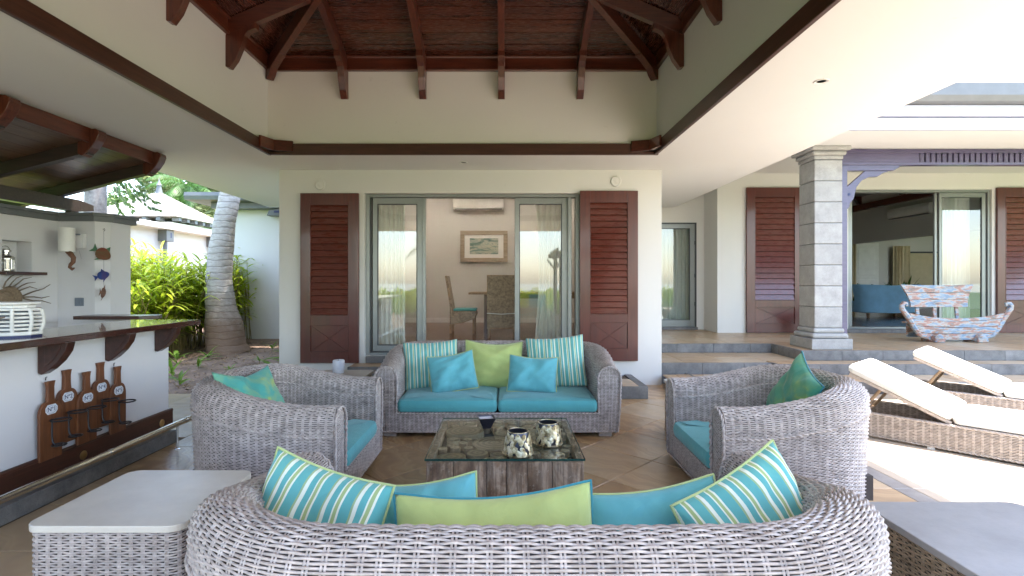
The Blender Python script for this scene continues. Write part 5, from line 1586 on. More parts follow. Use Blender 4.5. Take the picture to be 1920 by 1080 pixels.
# ================================================================ SUN LOUNGERS
def make_lounger(loc, ang, label):
    t = top('sun_lounger', label, 'sun lounger', loc, 'white wicker sun loungers', ang)
    x0, x1, y0, y1 = -.12, 1.92, 0.0, .70
    wv = Weave()
    for (ax, ay, bx, by) in ((x0, y0, x1, y0), (x1, y0, x1, y1), (x1, y1, x0, y1), (x0, y1, x0, y0)):
        L = math.hypot(bx - ax, by - ay); nx_, ny_ = (by - ay) / L, -(bx - ax) / L
        for flip in (0, 1):
            def S(U, Vv, ax=ax, ay=ay, bx=bx, by=by, nx_=nx_, ny_=ny_, f=flip):
                o = 0 if not f else -.035
                x = ax + (bx - ax) * U + nx_ * o; y = ay + (by - ay) * U + ny_ * o; z = .025 + .20 * Vv
                sg = 1 if not f else -1
                return np.stack(np.broadcast_arrays(x, y, z), -1), np.stack(np.broadcast_arrays(nx_ * sg, ny_ * sg, np.zeros_like(z)), -1)
            wv.surface(S, L, .20, .055, .0125, 2, cross=3, core=not flip)
        wv.braid([(ax, ay, .226), (bx, by, .226)]); wv.braid([(ax, ay, .025), (bx, by, .025)])
    wv.build(t, M['wickl'], M['wickb'])
    MB().b(x0 + .005, x1 - .005, y0 - .003, y0 + .036, .222, .236).b(x0 + .005, x1 - .005, y1 - .036, y1 + .003, .222, .236).build('rim', M['wickl'], t, world=False, bevel=.004)
    for k in range(14):
        xx = .76 + k * .085
        if xx > 1.86: break
        MB().b(xx, xx + .06, .03, y1 - .03, .205, .222).build('slat', M['teak'], t, world=False)
    a = math.atan2(.325, .74); L = .82
    mt = Matrix.Translation((.72, 0, .228)) @ Matrix.Rotation(a, 4, 'Y') @ Matrix.Rotation(math.pi, 4, 'Z') @ Matrix.Translation((0, -y1, 0))
    # backrest frame: two rails, slats
    f = MB().b(0, L, .02, .06, 0, .028, mt).b(0, L, y1 - .06, y1 - .02, 0, .028, mt).b(L - .04, L, .06, y1 - .06, 0, .028, mt).b(0, .04, .06, y1 - .06, 0, .028, mt)
    f.build('backrest_frame', M['wickl'], t, world=False, bevel=.004)
    for k in range(8): MB().b(.08 + k * .088, .14 + k * .088, .06, y1 - .06, .008, .022, mt).build('slat', M['teak'], t, world=False)
    top_pt = (.72 - .55 * math.cos(a), .228 + .55 * math.sin(a))
    for yy in (.07, y1 - .07):
        MB().tube([(top_pt[0], yy, top_pt[1]), (.02, yy, .17)], .014, 8).build('support_strut', M['teak'], t, world=False, smooth=True)
    MB().tube([(.02, .03, .17), (.02, y1 - .03, .17)], .013, 8).build('cross_bar', M['teak'], t, world=False, smooth=True)
    for (fx, fy) in ((x0 + .06, .05), (x1 - .06, .05), (x0 + .06, y1 - .05), (x1 - .06, y1 - .05)):
        MB().b(fx - .03, fx + .03, fy - .03, fy + .03, 0, .024).build('foot', M['wickb'], t, world=False)
    # two mattress sections
    o = rounded_cushion('mattress', M['white_f'], round_rect(.735, 1.93, .005, y1 - .005, .05, 5), .238, .318, t, crown=.008, edge=.028)
    o2 = rounded_cushion('backrest_mattress', M['white_f'], round_rect(0, L + .02, .005, y1 - .005, .05, 5), 0.0, .08, t, crown=.008, edge=.028)
    o2.matrix_local = Matrix.Translation((.72, y1, .258)) @ Matrix.Rotation(a, 4, 'Y') @ Matrix.Rotation(math.pi, 4, 'Z')
    for q in (.25,):
        o3 = MB().b(L - q, L - q + .05, -.012 + .01, .0, -.03, .03).build('tie_strap', M['white_f'], t, world=False)
        o3.matrix_local = o2.matrix_local.copy()
    return t
ANG = math.atan2(-.75, .66)
# frame across-axis points away from the camera
lg1 = make_lounger((3.30, 5.00, 0), ANG, 'nearer white cushioned wicker sun lounger right of the right armchair')
lg2 = make_lounger((4.74, 6.06, 0), ANG, 'farther white cushioned wicker sun lounger next to the terrace steps')
# ================================================================ BAR ACCESSORIES
def text_mesh(name, s, size, mat, parent, mtx, ext=.0006):
    cu = bpy.data.curves.new(name, 'FONT'); cu.body = s; cu.size = size; cu.align_x = 'CENTER'; cu.align_y = 'CENTER'; cu.extrude = ext
    cu.resolution_u = 3
    ob = bpy.data.objects.new(name + '_src', cu); COL.objects.link(ob)
    dg = bpy.context.evaluated_depsgraph_get()
    me = bpy.data.meshes.new_from_object(ob.evaluated_get(dg))
    bpy.data.objects.remove(ob); me.name = name
    me.transform(mtx)
    if parent is not None: me.transform(W[parent.name].inverted())
    me.materials.clear(); me.materials.append(mat)
    o = bpy.data.objects.new(name, me); COL.objects.link(o); o.parent = parent
    W[o.name] = W[parent.name]
    return o

rk = top('bottle_rack', 'wooden rack of five bottle-shaped boards with number labels and iron rings, on the bar front', 'bottle rack', (-3.10, 3.88, .25))
XF = -3.108
ys = [3.555, 3.715, 3.865, 4.025, 4.175]
bots = [.25, .315, .27, .335, .255]; tops = [.775, .825, .785, .830, .775]
for k in range(5):
    w = .088 if k < 4 else .082; yc = ys[k]; zb, zt = bots[k], tops[k]; sh = zt - .225
    prof = [(-w, zb)]
    n_ = 8
    right = [(w, zb), (w, sh)]
    for q in range(1, n_ + 1):
        a = q / n_ * math.pi / 2
        right.append((.030 + (w - .030) * math.cos(a), sh + .09 * math.sin(a)))
    right += [(.027, sh + .12), (.025, zt - .04), (.031, zt - .012), (.036, zt)]
    left = [(-y, z) for y, z in reversed(right)]
    poly = [(yc + y, z) for y, z in right + left]
    th = .020 + .004 * (k % 2); x0 = XF + (.002 if k % 2 else .0255)
    bd = MB().prism(poly, 'x', x0, x0 + th).build('bottle_board', M['rackwood'], rk, bevel=.003)
    xf = x0 + th
    zl = sh + .035
    lp = []
    for q in range(8):
        pass
    oct_ = [(-.047, -.012), (-.030, -.032), (.030, -.032), (.047, -.012), (.047, .012), (.030, .032), (-.030, .032), (-.047, .012)]
    MB().prism([(yc + a, zl + b_) for a, b_ in oct_], 'x', xf, xf + .002).build('label_plate', M['label'], bd)
    ring_ = [(xf + .0025, yc + .040 * math.cos(a), zl + .026 * math.sin(a)) for a in np.linspace(0, 2 * math.pi, 25)[:-1]]
    MB().tube(ring_, .0009, 4, closed=True).build('label_line', M['ink'], bd)
    mt = Matrix.Translation((xf + .003, yc, zl)) @ Matrix.Rotation(R(90), 4, 'Z') @ Matrix.Rotation(R(90), 4, 'X')
    text_mesh('lettering', 'N\u00ba%d' % (k + 1), .040, M['ink'], bd, mt)
    # iron holder: upper ring, lower ring, joining straps
    zr = (.515, .53, .525, .545, .50)[k]
    zq = zr - .17
    r1, r2 = .055, .040
    ir = MB()
    ir.tube([(xf + .012 + r1 + r1 * math.cos(a), yc + r1 * math.sin(a), zr) for a in np.linspace(0, 2 * math.pi, 21)[:-1]], .0058, 6, closed=True)
    ir.build('bottle_ring', M['iron'], bd, smooth=True)
    ir = MB()
    ir.tube([(xf + .012 + r2 + r2 * math.cos(a), yc + r2 * math.sin(a), zq) for a in np.linspace(0, 2 * math.pi, 19)[:-1]], .0048, 6, closed=True)
    ir.build('bottle_ring', M['iron'], bd, smooth=True)
    ir = MB()
    ir.tube([(xf + .004, yc, zr + .004), (xf + .004, yc, zq + .05), (xf + .010, yc, zq + .015), (xf + .03, yc, zq - .004), (xf + .09, yc, zq - .002)], .0055, 6)
    ir.build('strap', M['iron'], bd, smooth=True)
box('back_batten', M['rackwood'], XF, XF + .0015, 3.50, 4.22, .40, .45, rk)
for yy in (ys[0], ys[4]):
    MB().tube([(XF + .006, yy, .78), (XF + .008, yy, .80), (XF + .016, yy, .803)], .003, 6).build('hook', M['iron'], rk)

# white slatted lantern on the counter
lt = top('slatted_lantern', 'distressed white slatted wooden lantern on the end of the bar counter', 'lantern', (-3.11, 3.33, 1.10))
n = 10
def ringpoly(r, sq_=.0): return [(r * math.cos(2 * math.pi * (k + .5) / n), r * .85 * math.sin(2 * math.pi * (k + .5) / n)) for k in range(n)]
MB().prism(ringpoly(.155), 'z', .0, .012).build('base', M['ink'], lt, world=False)
MB().prism(ringpoly(.158), 'z', .012, .034).build('base', M['offwhite'], lt, world=False, bevel=.004)
MB().prism(ringpoly(.150), 'z', .165, .180).build('shoulder', M['offwhite'], lt, world=False, bevel=.003)
MB().prism(ringpoly(.120), 'z', .181, .202).build('collar', M['offwhite'], lt, world=False, bevel=.003)
MB().prism(ringpoly(.148), 'z', .203, .218).build('lid', M['offwhite'], lt, world=False, bevel=.004)
for k in range(n):
    a0, a1 = 2 * math.pi * (k + .5) / n, 2 * math.pi * (k + 1.5) / n
    for j in range(5):
        z = .045 + j * .024; r = .150 + .010 * math.sin((j + .7) / 5 * math.pi)
        p = [(r * math.cos(a) * f, r * .85 * math.sin(a) * f) for f in (1, .92) for a in (a0, a1)]
        MB().prism([p[0], p[1], p[3], p[2]], 'z', z, z + .013).build('slat', M['offwhite'], lt, world=False, bevel=.002)
    px, py = .152 * math.cos(a0), .152 * .85 * math.sin(a0)
    MB().tube([(px * .95, py * .95, .03), (px * 1.06, py * 1.06, .075), (px * 1.07, py * 1.07, .12), (px * .98, py * .98, .17)], .0105, 6).build('rib', M['offwhite'], lt, world=False, smooth=True)
MB().lathe([(.09, .034), (.09, .16)], 14).build('inner_shade', M['switch'], lt, world=False, smooth=True)
dw = top('driftwood_stick', 'thin bent driftwood stick across the front of the white lantern', 'stick', (-3.11, 3.18, 1.21))
MB().tube([(-.17, -.01, -.015), (-.10, -.012, -.005), (-.02, -.014, -.012), (.05, -.014, .012), (.10, -.012, .022)], [.010, .013, .010, .008, .004], 8).build('stick', M['drift'], dw, world=False, smooth=True)

# metal lantern in the niche
ml = top('metal_lantern', 'small tin and glass lantern standing in the wall niche', 'lantern', (-5.43, 5.72, 1.56))
MB().lathe([(.075, 0), (.078, .01), (.078, .022), (.068, .028), (.0005, .028)], 18).build('base', M['steel'], ml, world=False, smooth=True)
MB().lathe([(.062, .028), (.062, .135)], 18).build('glass_cylinder', M['glass'], ml, world=False, smooth=True)
for k in range(8):
    a = k / 8 * 2 * math.pi
    MB().tube([(.070 * math.cos(a), .070 * math.sin(a), .022), (.070 * math.cos(a), .070 * math.sin(a), .145)], .004, 6).build('bar', M['steel'], ml, world=False)
MB().lathe([(.080, .135), (.080, .150), (.072, .165), (.045, .182), (.034, .19), (.034, .21), (.05, .215), (.05, .232), (.02, .245), (.0005, .248)], 18).build('cap', M['steel'], ml, world=False, smooth=True)
MB().tube([(0, .05 * math.cos(a), .235 + .045 * math.sin(a)) for a in np.linspace(0, math.pi, 12)], .003, 6).build('handle', M['steel'], ml, world=False, smooth=True)
MB().lathe([(.03, .028), (.03, .09), (.0005, .09)], 12).build('candle', M['white'], ml, world=False, smooth=True)

# woven snail with twig rays
sn = top('twig_fish_ornament', 'round woven brown wall ornament with dark twig rays, below the niche', 'wall ornament', (-5.34, 5.66, 1.27))
def disc(name, y, z, r, th, mat): 
    prof = [(.0005, th), (r * .25, th * .98), (r * .6, th * .85), (r * .9, th * .5), (r, 0)]
    mt = Matrix.Translation((0, y, z)) @ Matrix.Rotation(R(90), 4, 'Y')
    return MB().lathe(prof, 24, mtx=mt).build(name, mat, sn, world=False, smooth=True)
disc('body', .02, .0, .135, .05, M['coil']); disc('face', -.07, -.005, .105, .075, M['coil'])
for q in range(3):
    r = .03 + q * .03
    MB().tube([(.070 - q * .012, -.07 + r * math.cos(a), -.005 + r * math.sin(a)) for a in np.linspace(0, 2 * math.pi, 22)[:-1]], .006, 6, closed=True).build('coil', M['coil'], sn, world=False, smooth=True)
rays = [((.14, .02), (.26, .07), (.36, .10), (.43, .15)), ((.14, .01), (.26, .012), (.34, -.005), (.42, .012)), ((.14, 0), (.24, -.03), (.34, -.035), (.44, -.07)),
        ((-.02, .12), (0, .17), (.03, .22), (.08, .245)), ((.03, .12), (.08, .17), (.11, .21), (.19, .23)), ((.07, .10), (.12, .14), (.16, .165), (.24, .175)), ((.10, .08), (.15, .105), (.19, .125), (.26, .10)), ((-.08, .11), (-.07, .18), (-.03, .24), (0, .26))]
for rr in rays:
    MB().tube([(.02 + .02 * i, y, z) for i, (y, z) in enumerate(rr)], [.009, .007, .006, .003], 6).build('twig', M['drift'], sn, world=False, smooth=True)

# wall sconce on the corner pillar
sc_ = top('wall_sconce', 'white cylinder wall lamp on the grey side of the corner pillar', 'lamp', (-5.12, 6.15, 1.80))
MB().lathe([(.078, 0), (.080, .002), (.080, .28), (.078, .282), (.074, .28), (.074, .002)], 26).build('shade', M['white'], sc_, world=False, smooth=True)
MB().b(.02, .12, .09, .145, .05, .22).build('wall_plate', M['barwall'], sc_, world=False, bevel=.004)
MB().tube([(.05, .06, .21), (.09, .10, .21), (.11, .12, .195)], .008, 6).build('arm', M['switch'], sc_, world=False, smooth=True)
sh = top('seahorse_ornament', 'curled brown wooden seahorse hanging under the wall lamp', 'wall ornament', (-5.05, 6.10, 1.72))
MB().tube([(-.04, .02, .09), (.0, .02, .055), (.035, .02, .01), (.03, .02, -.04), (0, .02, -.07), (-.01, .02, -.10), (.02, .02, -.125), (.045, .02, -.11)], [.020, .030, .026, .024, .020, .018, .016, .008], 10).build('body', M['fisho'], sh, world=False, smooth=True)
MB().prism([(-.07, .09), (-.02, .11), (0, .06), (-.04, .05)], 'y', .012, .028).build('head', M['fisho'], sh, world=False, bevel=.004)
MB().tube([(.02, .12, .10), (.03, .14, -.0)], .001, 4).build('string', M['ink'], sh, world=False)
swt = top('switch_plate', 'square blue-grey switch plate low on the corner pillar', 'switch', (-5.09, 6.30, 1.16))
MB().b(-.052, .052, -.012, 0, 0, .10).build('plate', M['switch'], swt, world=False, bevel=.003)
MB().b(-.022, .022, -.017, -.012, .02, .08).build('rocker', M['switch'], swt, world=False, bevel=.002)

# string of painted fish on the chamfer of the pillar
fs_ = top('fish_mobile', 'string of painted wooden fish, red, blue and brown, hanging at the pillar corner', 'wall ornament', (-4.80, 6.30, 1.40), None, R(20))
MB().tube([(0, 0, .66), (0, 0, -.06)], .0015, 4).build('string', M['ink'], fs_, world=False)
MB().tube([(.0, .0, .655 + .0), (.012, 0, .67), (.006, 0, .69), (-.006, 0, .685), (-.004, 0, .668)], .003, 6).build('hook', M['iron'], fs_, world=False)
def fish(name, z, sx, sz, mat, fin, tilt):
    mt = Matrix.Translation((0, -.012, z)) @ Matrix.Rotation(R(tilt), 4, 'Y') @ Matrix.Scale(.82, 4)
    body = [(sx * math.cos(a), sz * math.sin(a) * (1 - .25 * math.cos(a))) for a in np.linspace(0, 2 * math.pi, 19)[:-1]]
    b_ = MB().prism(body, 'y', -.012, .012, mt).build(name, mat, fs_, world=False, bevel=.006)
    MB().prism([(-sx * .85, 0), (-sx * 1.7, sz * .8), (-sx * 1.5, 0), (-sx * 1.7, -sz * .8)], 'y', -.005, .005, mt).build('tail_fin', fin, b_, world=False)
    MB().prism([(-sx * .3, sz * .8), (sx * .1, sz * 1.6), (sx * .5, sz * .6)], 'y', -.004, .004, mt).build('top_fin', fin, b_, world=False)
    MB().prism([(-sx * .2, -sz * .8), (-sx * .5, -sz * 1.6), (sx * .4, -sz * .7)], 'y', -.004, .004, mt).build('lower_fin', fin, b_, world=False)
fish('parrot_fish', .38, .10, .085, M['fishr'], M['fishg'], 35)
fish('blue_fish', .13, .075, .06, M['fishb'], M['fishb'], -20)
fish('brown_fish', -.08, .03, .075, M['fisho'], M['fisho'], 8)

# ================================================================ TERRACE BENCH, POT, BLUE SOFA
bn = top('boat_bench', 'boat-shaped bench with flaking pink and blue paint on the upper terrace', 'bench', (7.61, 9.16, .44))
KX = .885
Hh = lambda t_: .40 + .09 * abs(t_) ** 2.2
# hull front: four strakes, each its own board
lev = [.035, .14, .245, .35, 1.0]
def hull_x(z):
    tab = [(.035, .52), (.055, .60), (.12, .70), (.24, .80), (.46, .93), (.60, .99)]
    for (z0, x0), (z1, x1) in zip(tab, tab[1:]):
        if z <= z1: return x0 + (x1 - x0) * max(0, z - z0) / (z1 - z0)
    return tab[-1][1]
for q in range(4):
    up = []; lo = []
    for i in range(15):
        t_ = -1 + 2 * i / 14
        sagq = .035 * (1 - t_ * t_) * q / 3
        zl, zh = lev[q], lev[q + 1]
        hx_ = hull_x(min(zh, .42))
        up.append((t_ * hx_ * KX, (Hh(t_) if q == 3 else zh + .05 * t_ * t_ * (q + 1) / 3 - .003)))
        lo.append((t_ * hull_x(zl) * KX, zl + (.05 * t_ * t_ * q / 3 if q else 0) + .003))
    MB().prism(up + lo[::-1], 'y', -.32 - .004 * (q % 2), -.285).build('front_board', M['bench'], bn, world=False, bevel=.005)
MB().b(-.72, .72, -.284, -.03, .30, .33).build('seat', M['bench'], bn, world=False, bevel=.004)
MB().b(-.62, .62, -.03, .0, .06, .36).build('rear_board', M['bench'], bn, world=False, bevel=.004)
for sx in (-1, 1):
    pts_ = [(.55, .07), (.70, .12), (.80, .24), (.90, .40), (.985, .50), (1.03, .56), (1.04, .61)] + [(.97 + (.07 - .012 * k) * math.cos(.2 + k * .75), .615 + (.06 - .010 * k) * math.sin(.2 + k * .75)) for k in range(1, 6)]
    MB().tube([(sx * KX * x, -.30, z) for x, z in pts_], [.028, .038, .042, .044, .043, .042, .040, .036, .032, .028, .024, .018], 8).build('scroll_post', M['bench'], bn, world=False, smooth=True)
    ft = [(-.09, 0), (.09, 0), (.085, .05), (.04, .12), (-.03, .14), (-.085, .09)]
    MB().prism([(sx * .36 + x, z) for x, z in ft], 'y', -.42, -.10).build('foot', M['bench'], bn, world=False, bevel=.02)
mt = Matrix.Rotation(R(-6), 4, 'X')
edge_x = lambda z: .50 + .0 * z + .15 * max(0, (z - .60) / .37) ** 1.8
for q in range(3):
    z0, z1 = .575 + q * .13, .575 + (q + 1) * .13 - .004
    n_ = 5
    rt_ = [(edge_x(z0 + (z1 - z0) * i / n_), z0 + (z1 - z0) * i / n_ + (.012 * (i / n_) if q == 2 else 0)) for i in range(n_ + 1)]
    topc = [(.3, z1 + .0), (-.3, z1 + .0)] if q == 2 else []
    MB().prism([(-x, z) for x, z in rt_[::-1]][::-1][:0] + rt_ + topc + [(-x, z) for x, z in rt_[::-1]], 'y', -.02 + .003 * q, .012 + .003 * q, mt).build('back_board', M['bench'], bn, world=False, bevel=.004)
for x in (-.36, -.06, .33):
    MB().b(x - .028, x + .028, .013, .045, .30, .80, mt).build('back_post', M['bench'], bn, world=False, bevel=.004)
pt = top('planter_bowl', 'pinkish white flared bowl partly hidden behind the stone column', 'bowl', (5.98, 9.7, .44))
MB().lathe([(.05, 0), (.10, .01), (.10, .04), (.07, .08), (.12, .16), (.20, .26), (.27, .36), (.29, .42), (.27, .43), (.24, .36), (.0005, .30)], 22).build('bowl', m_plain('pink_plaster', (.55, .45, .45), .6, var=.15), pt, world=False, smooth=True)

bs = top('blue_sofa', 'light blue curved-back sofa seen from behind inside the salon', 'sofa', (10.35, 14.4, .505))
n = 20; vo = []; fo = []
for j, (z, k_) in enumerate(((.12, .94), (.5, .97), (.80, 1.05), (.86, 1.07), (.86, .97), (.82, .90), (.40, .86))):
    for i in range(n + 1):
        a = math.pi + math.pi * i / n
        ex = .45
        cx_ = math.copysign(abs(math.cos(a)) ** ex, math.cos(a)); sy = math.copysign(abs(math.sin(a)) ** ex, math.sin(a))
        vo.append((.80 * k_ * cx_, .42 * k_ * sy, z + .03 * abs(cx_)))
for j in range(6):
    for i in range(n): fo.append((j * (n + 1) + i, j * (n + 1) + i + 1, (j + 1) * (n + 1) + i + 1, (j + 1) * (n + 1) + i))
MB().add(vo, fo).build('back', M['blue_f'], bs, world=False, smooth=True)
MB().b(-.70, .70, -.30, .45, .12, .44).build('seat', M['blue_f'], bs, world=False, bevel=.05)
for x in (-.6, .6):
    for y in (-.3, .35): MB().lathe([(.035, 0), (.05, .12)], 12, (x, y, 0)).build('foot', M['teak'], bs, world=False, smooth=True)
for i, (x, mt_, lb) in enumerate(((-.5, 'green_f', 'dark green cushion at the left inside the blue sofa'), (-.1, 'green_f', 'dark green cushion in the middle of the blue sofa'), (.38, 'batik', 'patterned pale cushion at the right of the blue sofa'))):
    pillow('cushion', lb, M[mt_], None, .5, (10.35 + x, 14.42, 1.16), 180 + 5 * i, 12, 6 * (i - 1), seed=30 + i)
pi_ = top('plant_in_salon', 'dark leafy pot plant against the back wall of the salon', 'plant', (14.05, 18.5, .505))
MB().lathe([(.12, 0), (.17, .3), (.15, .31), (.0005, .28)], 14).build('pot', M['coping'], pi_, world=False, smooth=True)
def blades(n, base, L, w, mat, parent, name, spread=1.0, droop=.5, seed=0, kind=None, curl=6):
    rs = np.random.default_rng(seed); V = []; Q = []
    for k in range(n):
        a = rs.uniform(0, 6.28); el = rs.uniform(.25, 1.35) / spread; l = L * rs.uniform(.6, 1.1); ww = w * rs.uniform(.7, 1.2)
        d = np.array([math.cos(a) * math.cos(el), math.sin(a) * math.cos(el), math.sin(el)]); side = np.array([-math.sin(a), math.cos(a), 0])
        p = np.array(base, float) + np.array([rs.normal(0, .02), rs.normal(0, .02), 0]); n0 = len(V)
        for i in range(curl + 1):
            t_ = i / curl; wd = ww * math.sin(math.pi * min(1, .12 + t_ * .88)) ** .8
            V += [p - side * wd / 2, p + side * wd / 2]
            d = d + np.array([0, 0, -droop * .18]); d /= np.linalg.norm(d); p = p + d * l / curl
        for i in range(curl): Q.append((n0 + 2 * i, n0 + 2 * i + 1, n0 + 2 * i + 3, n0 + 2 * i + 2))
    me = np_mesh(name, np.array(V), np.array(Q)); me.materials.append(mat)
    o = bpy.data.objects.new(name, me); COL.objects.link(o); o.parent = parent
    if kind: o['kind'] = kind
    if parent is not None: W[o.name] = W[parent.name]
    return o
blades(60, (0, 0, .3), 1.0, .09, M['treeleaf'], pi_, 'leaves', kind='stuff', seed=3)
curtain('curtain', 12.0 + .2, 12.5, .51, 2.9, 18.7, label='dark curtain left of the white inner door in the salon', folds=3, mat=M['cream'])
curtain('curtain', 13.9, 14.5, .51, 2.75, 18.8, label='sand coloured curtain between the plant and the cream blind in the salon', folds=5, mat=M['cream'])
curtain('curtain', 9.05, 9.60, .52, 3.22, 10.86, label='white sheer curtain inside the right pane of the salon door', folds=6, amp=.035)

def aircon(name, label, x, y, z, w, rotz):
    t = top(name, label, 'air conditioner', (x, y, z), None, rotz)
    prof = [(0, 0), (-.17, .02), (-.20, .06), (-.205, .20), (-.18, .27), (0, .28)]
    MB().prism(prof, 'x', -w / 2, w / 2).build('body', M['white'], t, world=False, bevel=.01)
    MB().b(-w / 2 + .04, w / 2 - .04, -.198, -.10, .012, .03).build('flap', M['gutter'], t, world=False)
    return t
aircon('air_conditioner', 'white split air conditioner high on the dining room wall above the painting', -.62, 12.6, 3.16, 1.20, 0)
aircon('air_conditioner', 'white split air conditioner on the upper side wall of the salon', 9.915, 12.7, 3.02, 1.30, R(-90))

# ================================================================ DINING ROOM
pf = top('painting', 'framed seascape painting with wide pale wooden frame on the dining room wall', 'painting', (-.49, 12.57, 1.93))
w2, h2 = .565, .375
def fr_bar(x0, x1, z0, z1, nm, m_, y0=-.045, y1=0): MB().b(x0, x1, y0, y1, z0, z1).build(nm, m_, pf, world=False, bevel=.006)
fw_ = .10
fm = m_wood('pale_frame', (.26, .20, .14), (.42, .35, .27), rnd=0, coat=0, rough=.6)
fr_bar(-w2, w2, h2 * 2 - fw_, h2 * 2, 'frame_rail', fm); fr_bar(-w2, w2, 0, fw_, 'frame_rail', fm); fr_bar(-w2, -w2 + fw_, fw_, 2 * h2 - fw_, 'frame_rail', fm); fr_bar(w2 - fw_, w2, fw_, 2 * h2 - fw_, 'frame_rail', fm)
fr_bar(-w2 + fw_, w2 - fw_, fw_, 2 * h2 - fw_, 'mount', M['white'], -.02, -.01)
MB().b(-.34, .34, -.023, -.02, .19, .57).build('canvas', M['picture'], pf, world=False)

def dining_chair(name, label, x, y, rz):
    t = top(name, label, 'dining chair', (x, y, .487), 'wicker dining chairs', rz)
    # faces +y locally
    def S1(U, Vv):
        xx = (U - .5) * .50; z = .16 + .92 * Vv; yy = -.24 - .12 * np.clip(Vv - .3, 0, 1) ** 1.3
        return np.stack(np.broadcast_arrays(xx, yy, z), -1), np.stack(np.broadcast_arrays(np.zeros_like(z), -np.ones_like(z), np.zeros_like(z)), -1)
    wv = Weave(); wv.surface(S1, .50, .92, .08, .022, 1, cross=3, stakes2=False, amp=.005)
    wv.build(t, M['wickd'], M['wickd'])
    prof = [(-.235, .16), (-.235, .45), (-.34, 1.08), (-.30, 1.085), (-.19, .45), (-.19, .16)]
    MB().prism(prof, 'x', -.25, .25).build('backrest', M['wickd'], t, world=False, bevel=.01)
    sd = [(-.20, .42), (.24, .42), (.26, .36), (.22, .28), (.0, .20), (-.20, .16)]
    MB().prism(sd, 'x', -.245, .245).build('seat_skirt', M['wickd'], t, world=False, bevel=.01)
    MB().b(-.23, .23, -.18, .25, .421, .465).build('seat_cushion', M['stripe'], t, world=False, bevel=.015)
    for sx in (-1, 1):
        MB().b(sx * .22 - .02, sx * .22 + .02, -.25, -.21, 0, .17).build('leg', M['teak'], t, world=False)
        MB().b(sx * .22 - .02, sx * .22 + .02, .18, .22, 0, .29).build('leg', M['teak'], t, world=False)
    MB().tube([(-.252, -.262, .43), (0, -.275, .415), (.252, -.262, .43)], .007, 6).build('cushion_tie', M['white_f'], t, world=False)
    return t
dining_chair('dining_chair', 'woven dining chair seen from behind, right one in the open doorway', -.05, 9.25, 0)
dining_chair('dining_chair', 'woven dining chair in profile at the left end of the dining table', -.78, 10.1, R(-90))
dining_chair('dining_chair', 'woven dining chair at the table behind the right glass pane', .85, 9.25, 0)
dt = top('dining_table', 'wooden dining table behind the woven chairs', 'dining table', (.6, 10.4, .487))
MB().b(-1.28, 1.28, -.5, .5, .73, .77).build('table_top', M['teak'], dt, world=False, bevel=.005)
MB().b(-.9, .9, -.35, .35, .65, .729).build('apron', M['teak'], dt, world=False)
for sx in (-1, 1):
    for sy in (-1, 1): MB().b(sx * .95 - .04, sx * .95 + .04, sy * .35 - .04, sy * .35 + .04, 0, .729).build('leg', M['mahz'], dt, world=False)
curtain('curtain', -1.90, -1.50, .50, 2.85, 7.92, label='white sheer curtain behind the left glass pane of the villa door', folds=6, amp=.035)
curtain('curtain', .45, .93, .50, 2.85, 7.92, label='white sheer curtain behind the right glass pane of the villa door', folds=6, amp=.035, taper=.9)
curtain('curtain', 3.1, 4.0, .50, 2.7, 11.42, label='white sheer curtain behind the narrow recessed glass door', folds=11, amp=.03)

# ================================================================ GARDEN
def trunk_mesh(name, path, radii, parent, mat, nseg=16, ringh=0.11, seed=0):
    """trunk with leaf-scar rings"""
    P = [Vector(p) for p in path]; L = [0]
    for i in range(1, len(P)): L.append(L[-1] + (P[i] - P[i - 1]).length)
    rs = random.Random(seed); m_ = MB(); pts = []; rr = []
    n = int(L[-1] / (ringh / 4)); 
    for i in range(n + 1):
        s = L[-1] * i / n
        k = max(j for j in range(len(L)) if L[j] <= s + 1e-6); k = min(k, len(L) - 2); f = (s - L[k]) / (L[k + 1] - L[k])
        f2 = f * f * (3 - 2 * f)
        p = P[k].lerp(P[k + 1], f); r = radii[k] + (radii[k + 1] - radii[k]) * f2
        ph = (s / ringh) % 1
        r *= 1 + .016 * (ph ** 2) + rs.uniform(-.003, .003)
        pts.append(p); rr.append(r)
    m_.tube(pts, rr, nseg)
    m_.v = [tuple(Vector(v) + Vector((noise.noise(Vector(v) * 5) * .008, noise.noise(Vector(v) * 5 + Vector((9, 9, 9))) * .008, noise.noise(Vector(v) * 2.2) * .05))) for v in m_.v]
    return m_.build(name, mat, parent, smooth=True)

